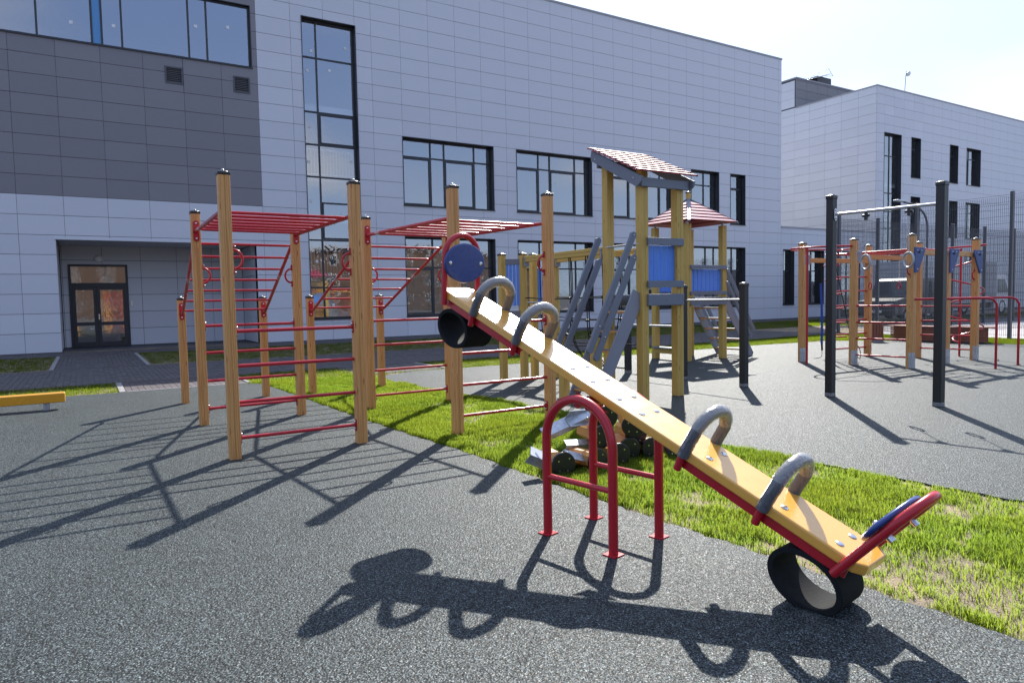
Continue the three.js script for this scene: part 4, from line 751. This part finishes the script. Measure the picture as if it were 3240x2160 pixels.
  // rope ladder and blue climbing rope
  const tw = []; for (let s = 0; s < 3; s++) { const pts = []; for (let i = 0; i <= 60; i++) { const y = 1.62 - i * 0.0215, a = i * 0.62 + s * 2.094; pts.push(P(14.9 + 0.014 * Math.cos(a) + 0.05 * Math.sin(i / 60 * 2), y, 16.84 + 0.014 * Math.sin(a))); } tw.push(tube(pts, 0.013, 120, 5)); }
  mesh('climbing_rope', tw, M.blueRope, t); mesh('rope', [rod(P(14.9, 2.28, 16.84), P(14.9, 1.6, 16.84), 0.014, 6), rod(P(14.95, 0.36, 16.84), P(14.96, 0.2, 16.84), 0.02, 8), tube([P(14.96, 0.2, 16.84), P(14.96, 0.06, 16.82), P(14.82, 0.025, 16.74)], 0.006, 12, 5)], M.rope, t);
  mesh('rope', tube([P(14.92, 2.05, 17.15), P(15.0, 1.2, 17.3), P(15.05, 0.5, 17.45), P(15.1, 0.25, 17.6), P(15.0, 0.06, 17.66), P(14.98, 0.3, 17.5)], 0.008, 40, 5), M.rope, t);
  for (let i = 0; i < 6; i++) bar(t, P(14.93 + i * 0.02, 1.98 - i * 0.3, 16.88 + i * 0.015), P(15.1 + i * 0.02, 2.0 - i * 0.3, 17.15 + i * 0.02), 0.015, M.red, 'rope_rung');
}
// ------------------------------------------------------------------ pile of uninstalled stepping stumps and steel angles
{
  const discGeo = new THREE.LatheGeometry([[0, 0.013], [0.094, 0.013], [0.099, 0.008], [0.1, 0], [0.099, -0.01], [0, -0.012]].map(p => new THREE.Vector2(...p)), 36).rotateX(Math.PI / 2);
  const block = shapeGeo([[-0.06, -0.035], [-0.035, -0.06], [0.035, -0.06], [0.06, -0.035], [0.06, 0.035], [0.035, 0.06], [-0.035, 0.06], [-0.06, 0.035]], 0.3, 0.003).translate(0, 0, -0.312);
  metricUV(block); { const uv = block.attributes.uv, p = block.attributes.position; for (let i = 0; i < p.count; i++) uv.setXY(i, p.getX(i) + p.getY(i), p.getZ(i)); }
  const scr = []; for (const [a, b] of [[0.045, 0.045], [-0.045, 0.03], [0.03, -0.05], [-0.04, -0.045]]) scr.push(new THREE.CylinderGeometry(0.0065, 0.0065, 0.004, 8).rotateX(Math.PI / 2).translate(a, b, 0.0145));
  const scrG = join(scr);
  const lbl = ['black disc stump lying alone at the rubber edge under the seesaw', 'black disc stump with its wooden block showing on the pile', 'black disc stump in the lower row of the pile', 'black disc stump in the lower row of the pile', 'black disc stump in the lower row of the pile', 'black disc stump at the far end of the pile in the grass', 'black disc stump resting on the lower row of the pile', 'black disc stump on top of the pile beside the seesaw arch', 'black disc stump on top of the pile just under the yellow board', 'black disc stump tucked behind the upper ones on the pile'];
  const pos = [[4.74, 0.11, 21.60, -0.2, 0], [5.06, 0.10, 21.62, 0.1, 0], [5.30, 0.11, 21.60, -0.3, 0], [5.50, 0.115, 21.50, -0.3, 0.05], [5.70, 0.11, 21.58, -0.42, 0], [5.93, 0.09, 21.62, -0.5, -0.1], [5.20, 0.265, 21.52, -0.1, 0.05], [5.30, 0.40, 21.44, -0.35, 0.1], [5.53, 0.315, 21.52, -0.5, 0.08], [5.63, 0.215, 21.44, -0.3, 0]];
  pos.forEach(([x, y, z, ry, rx], i) => { const s = thing('stepping_stump', lbl[i], 'stump', [x, y, z], ry, i > 1 && i < 5 ? 'stumps in the lower row of the pile' : undefined); s.rotation.x = rx; s.rotation.order = 'YXZ'; mesh('wooden_block', block, M.wood, s); mesh('disc', discGeo, M.blackPlastic, s); mesh('screw', scrG, M.chrome, s); });
  const angle = (name, a, b, w, label, roll = 0) => { const L = a.distanceTo(b), s = thing(name, label, 'steel bracket', [a.x, a.y, a.z]); const g = join([box(w, L, 0.005, w / 2, 0, 0), box(0.005, L, w, 0, 0, w / 2 + 0.003)]); g.rotateY(roll); orient(g, V(0, 0, 0), b.clone().sub(a)); mesh('angle_profile', g, M.galva, s); mesh('hole_bolt', [ball(b.clone().sub(a).multiplyScalar(0.85).add(V(0, 0.01, 0.03)), 0.01)], M.steel, s); };
  angle('steel_angle', V(4.70, 0.30, 21.42), V(5.18, 0.42, 21.40), 0.09, 'long galvanised steel angle lying across the pile towards the grass', 2.4);
  angle('steel_angle', V(4.82, 0.20, 21.5), V(5.12, 0.10, 21.5), 0.08, 'galvanised steel angle slanting down beside the wooden block', 0.7);
  angle('steel_angle', V(4.93, 0.42, 21.36), V(5.2, 0.40, 21.3), 0.09, 'folded galvanised bracket sticking up at the top of the pile', -0.6);
  angle('steel_angle', V(4.50, 0.20, 21.5), V(4.66, 0.12, 21.55), 0.09, 'galvanised plate leaning out over the grass behind the lone stump', 1.9);
  angle('steel_angle', V(4.95, 0.19, 21.36), V(5.3, 0.17, 21.4), 0.07, 'galvanised steel angle half hidden between the stumps', 2.0);
}
// ------------------------------------------------------------------ mesh fences of the sports court
function meshFence(label, a, dirx, n, pitch, h) {
  const f = thing('mesh_fence', label, 'fence', [a[0], 0, a[1]], dirx ? 0 : -Math.PI / 2);
  const panelG = []; const w = pitch - 0.12, ys = []; for (let y = 0.12; y < h - 0.02; y += 0.2) ys.push(y);
  const folds = [0.3, 1.2, 2.1, 3.0, 3.8].filter(y => y < h - 0.2);
  for (let x = 0; x <= w; x += 0.05) { let y = 0.08; for (const q of [...folds, h - 0.12]) { panelG.push(new THREE.BoxGeometry(0.0055, q - y, 0.0055).translate(x + 0.06, (q + y) / 2, 0)); y = q + 0.1; if (q < h - 0.13) for (const [k, s] of [[0, 1], [0.05, -1]]) panelG.push(new THREE.BoxGeometry(0.0055, 0.064, 0.0055).rotateX(s * 0.67).translate(x + 0.06, q + k + 0.025, 0.02)); } }
  for (const y of ys) panelG.push(new THREE.BoxGeometry(w, 0.006, 0.006).translate(0.06 + w / 2, y, -0.006));
  for (const q of folds) panelG.push(new THREE.BoxGeometry(w, 0.006, 0.006).translate(0.06 + w / 2, q + 0.05, 0.042));
  const pg = join(panelG.map(g => g)), po = new RoundedBoxGeometry(0.08, h + 0.06, 0.12, 1, 0.008);
  for (let i = 0; i <= n; i++) { const p = mesh('fence_post', po, M.fence, f); p.position.set(i * pitch, h / 2 - 0.02, 0); if (i < n) mesh('mesh_panel', pg, M.fence, f).position.set(i * pitch, 0, 0.0); }
}
meshFence('tall grey wire mesh fence running from the path corner past the benches', [24.2, 11.15], false, 6, 2.66, 4.2);
meshFence('tall grey wire mesh fence on the court side nearest the parked vehicles', [24.9, 10.5], true, 7, 2.75, 4.25);
{
  const l = thing('street_lamp', 'slender street lamp with a curved arm and flat head behind the mesh fence', 'street lamp', [34.0, 0, 9.0]);
  mesh('pole', bent([V(0, -0.05, 0), V(0, 4.75, 0), V(-0.9, 5.22, 0), V(-1.9, 5.3, 0)], 0.045, 0.9, 10), M.fence, l);
  mesh('lamp_head', [box(0.62, 0.07, 0.24, -2.25, 5.34, 0, 0.02)], M.galva, l);
}
// ------------------------------------------------------------------ curved slatted benches and bin
function slatBench(label, x, z, turn) {
  const b = thing('slatted_bench', label, 'bench', [x, 0, z], turn, 'brown slatted benches'); const R = 3.2, A = 0.42;
  const arc = (r0, r1, y0, y1, a0, a1) => { const s = new THREE.Shape(); s.absarc(0, 0, r1, a0, a1, false); s.absarc(0, 0, r0, a1, a0, true); const g = new THREE.ExtrudeGeometry(s, { depth: y1 - y0, bevelEnabled: false, curveSegments: 18 }); return g.rotateX(-Math.PI / 2).translate(-R, y0, 0); };
  for (let i = 0; i < 6; i++) { mesh('slat', arc(R - 0.02, R, 0.05 + i * 0.06, 0.095 + i * 0.06, -A, A), M.brownWood, b); mesh('slat', arc(R - 0.5, R - 0.48, 0.05 + i * 0.06, 0.095 + i * 0.06, -A, A), M.brownWood, b); }
  for (let i = 0; i < 5; i++) mesh('seat_board', arc(R - 0.53 + i * 0.114, R - 0.43 + i * 0.114, 0.415, 0.445, -A - 0.05, A + 0.05), M.brownWood, b);
  mesh('bench_base', arc(R - 0.46, R - 0.04, 0, 0.41, -A + 0.03, A - 0.03), M.backing, b);
}
slatBench('curved brown slatted bench between the gymnastic complex and the mesh fence', 21.5, 15.7, Math.PI);
slatBench('curved brown slatted bench at the end of the pad near the fence', 22.0, 19.1, Math.PI);
{
  const b = thing('litter_bin', 'round brown slatted litter bin beside the grass margin', 'litter bin', [20.75, 0, 14.55]);
  const g = new RoundedBoxGeometry(0.062, 0.5, 0.018, 1, 0.004); metricUV(g); for (let i = 0; i < 18; i++) { const a = i / 18 * 6.2832, m = mesh('slat', g, M.brownWood, b); m.position.set(Math.sin(a) * 0.2, 0.3, Math.cos(a) * 0.2); m.rotation.y = a; }
  mesh('liner', new THREE.CylinderGeometry(0.185, 0.185, 0.48, 24, 1, true).translate(0, 0.3, 0), M.backing, b); mesh('bin_base', new THREE.CylinderGeometry(0.21, 0.22, 0.07, 24).translate(0, 0.03, 0), M.kerb, b);
}
// ------------------------------------------------------------------ vehicles beyond the fence
M.carDark = phys(lin(0.02, 0.022, 0.027), 0.4, { clearcoat: 0.8, clearcoatRoughness: 0.08 });
M.carGlass = phys(lin(0.02, 0.024, 0.03), 0.06, { ior: 1.5 });
const wheelG = r => join([new THREE.TorusGeometry(r * 0.8, r * 0.24, 10, 24), new THREE.CylinderGeometry(r * 0.66, r * 0.66, 0.1, 18).rotateX(Math.PI / 2)]);
function wheel(parent, x, z, r) { const w = mesh('wheel', new THREE.TorusGeometry(r * 0.78, r * 0.25, 10, 24).translate(x, r, z), M.tyre, parent); mesh('rim', new THREE.CylinderGeometry(r * 0.58, r * 0.58, 0.14, 16).rotateX(Math.PI / 2).translate(x, r, z), M.steel, w); }
{
  const v = thing('parked_van', 'dark van with a white number plate parked behind the mesh fence', 'van', [32.2, 0, 7.7]);     // nose points to -x
  const prof = [[0.05, 0.42], [0.0, 0.62], [0.08, 0.98], [0.95, 1.12], [1.55, 1.9], [1.85, 2.0], [4.7, 2.02], [4.85, 1.8], [4.88, 0.45]];
  mesh('body', shapeGeo(prof, 1.74, 0.05).translate(0, 0, -0.87), M.carDark, v);
  mesh('window', [shapeGeo([[1.05, 1.16], [1.58, 1.84], [2.35, 1.86], [2.35, 1.16]], 1.86, 0).translate(0, 0, -0.93), shapeGeo([[2.45, 1.16], [2.45, 1.86], [3.7, 1.86], [3.7, 1.16]], 1.86, 0).translate(0, 0, -0.93)], M.carGlass, v);
  mesh('windscreen', [timber(V(0.98, 1.17, 0), V(1.52, 1.86, 0), 1.55, 0.03, 0.01).translate(-0.06, 0.03, 0)], M.carGlass, v);
  for (const z of [-0.66, 0.66]) mesh('headlight', [box(0.08, 0.16, 0.34, 0.02, 0.83, z, 0.03)], M.chrome, v);
  mesh('bumper', [box(0.16, 0.22, 1.8, -0.02, 0.5, 0, 0.05)], M.blackPlastic, v); mesh('grille', [box(0.06, 0.16, 0.8, -0.0, 0.82, 0, 0.02)], M.blackPlastic, v);
  for (const x of [0.95, 3.9]) for (const z of [-0.86, 0.86]) wheel(v, x, z, 0.34);
  const cv = document.createElement('canvas'); cv.width = 256; cv.height = 56; const c = cv.getContext('2d'); c.fillStyle = '#e8e8e6'; c.fillRect(0, 0, 256, 56); c.fillStyle = '#15161a'; c.font = 'bold 46px sans-serif'; c.fillText('T 759', 14, 45);
  const tx = new THREE.CanvasTexture(cv); tx.colorSpace = THREE.SRGBColorSpace; mesh('number_plate', new THREE.PlaneGeometry(0.52, 0.112).rotateY(-Math.PI / 2).translate(-0.106, 0.56, 0.1), std(0xffffff, 0.5, { map: tx }), v);
}
{
  const v = thing('box_truck', 'white ribbed box truck parked behind the mesh fence', 'truck', [37.3, 0, 5.6]);
  const g = [bx(0, 7.0, 0.75, 3.0, -1.2, 1.2)]; for (let x = 0.12; x < 6.9; x += 0.22) g.push(bx(x, x + 0.11, 0.8, 2.96, 1.2, 1.225)); mesh('cargo_box', g, std(lin(0.52, 0.53, 0.55), 0.5), v);
  mesh('side_panel', bx(7.02, 8.2, 0.75, 3.02, -1.2, 1.215, 0.02), std(lin(0.28, 0.29, 0.31), 0.5), v); mesh('chassis', bx(0.2, 9.6, 0.5, 0.74, -0.9, 0.9), M.blackSteel, v);
  mesh('cab', shapeGeo([[8.3, 0.45], [8.3, 2.25], [9.5, 2.25], [10.1, 1.35], [10.15, 0.45]], 2.1, 0.05).translate(0, 0, -1.05), M.white, v); mesh('window', shapeGeo([[8.6, 1.3], [8.6, 2.05], [9.42, 2.05], [9.9, 1.3]], 2.24, 0).translate(0, 0, -1.12), M.carGlass, v);
  for (const x of [1.4, 2.5, 9.2]) for (const z of [-1.0, 1.0]) wheel(v, x, z, 0.45);
}
// ------------------------------------------------------------------ brick block opposite, mirrored in the lower panes
{
  const b = thing('apartment_block', 'long brick apartment block with yellow bays facing the playground', 'building', [0, 0, 78]);
  mesh('wall', [bx(-50, 70, 0, 9.6, 0, 12)], std(0xffffff, 0.9, { map: fineMap(84, 66, 56, 40, 0.5) }), b);
  mesh('roof', bx(-50.4, 70.4, 9.6, 10, -0.4, 12.4), M.flashing, b); const wg = bx(-0.7, 0.7, -0.75, 0.75, -0.06, 0.06), pg = new THREE.PlaneGeometry(1.2, 1.3).rotateY(Math.PI);
  for (let x = -46; x < 68; x += 4.2) for (let k = 0; k < 3; k++) { const w = mesh('window', wg, M.white, b); w.position.set(x, 1.9 + k * 3, 0); const p = mesh('pane', pg, M.carGlass, w); p.position.z = -0.065; }
  for (const x of [-24, 12, 41]) mesh('yellow_bay', bx(x, x + 2.6, 0, 9.5, -1.4, -0.01), std(lin(0.36, 0.22, 0.05), 0.8), b);
}
renderer.render(scene, camera);
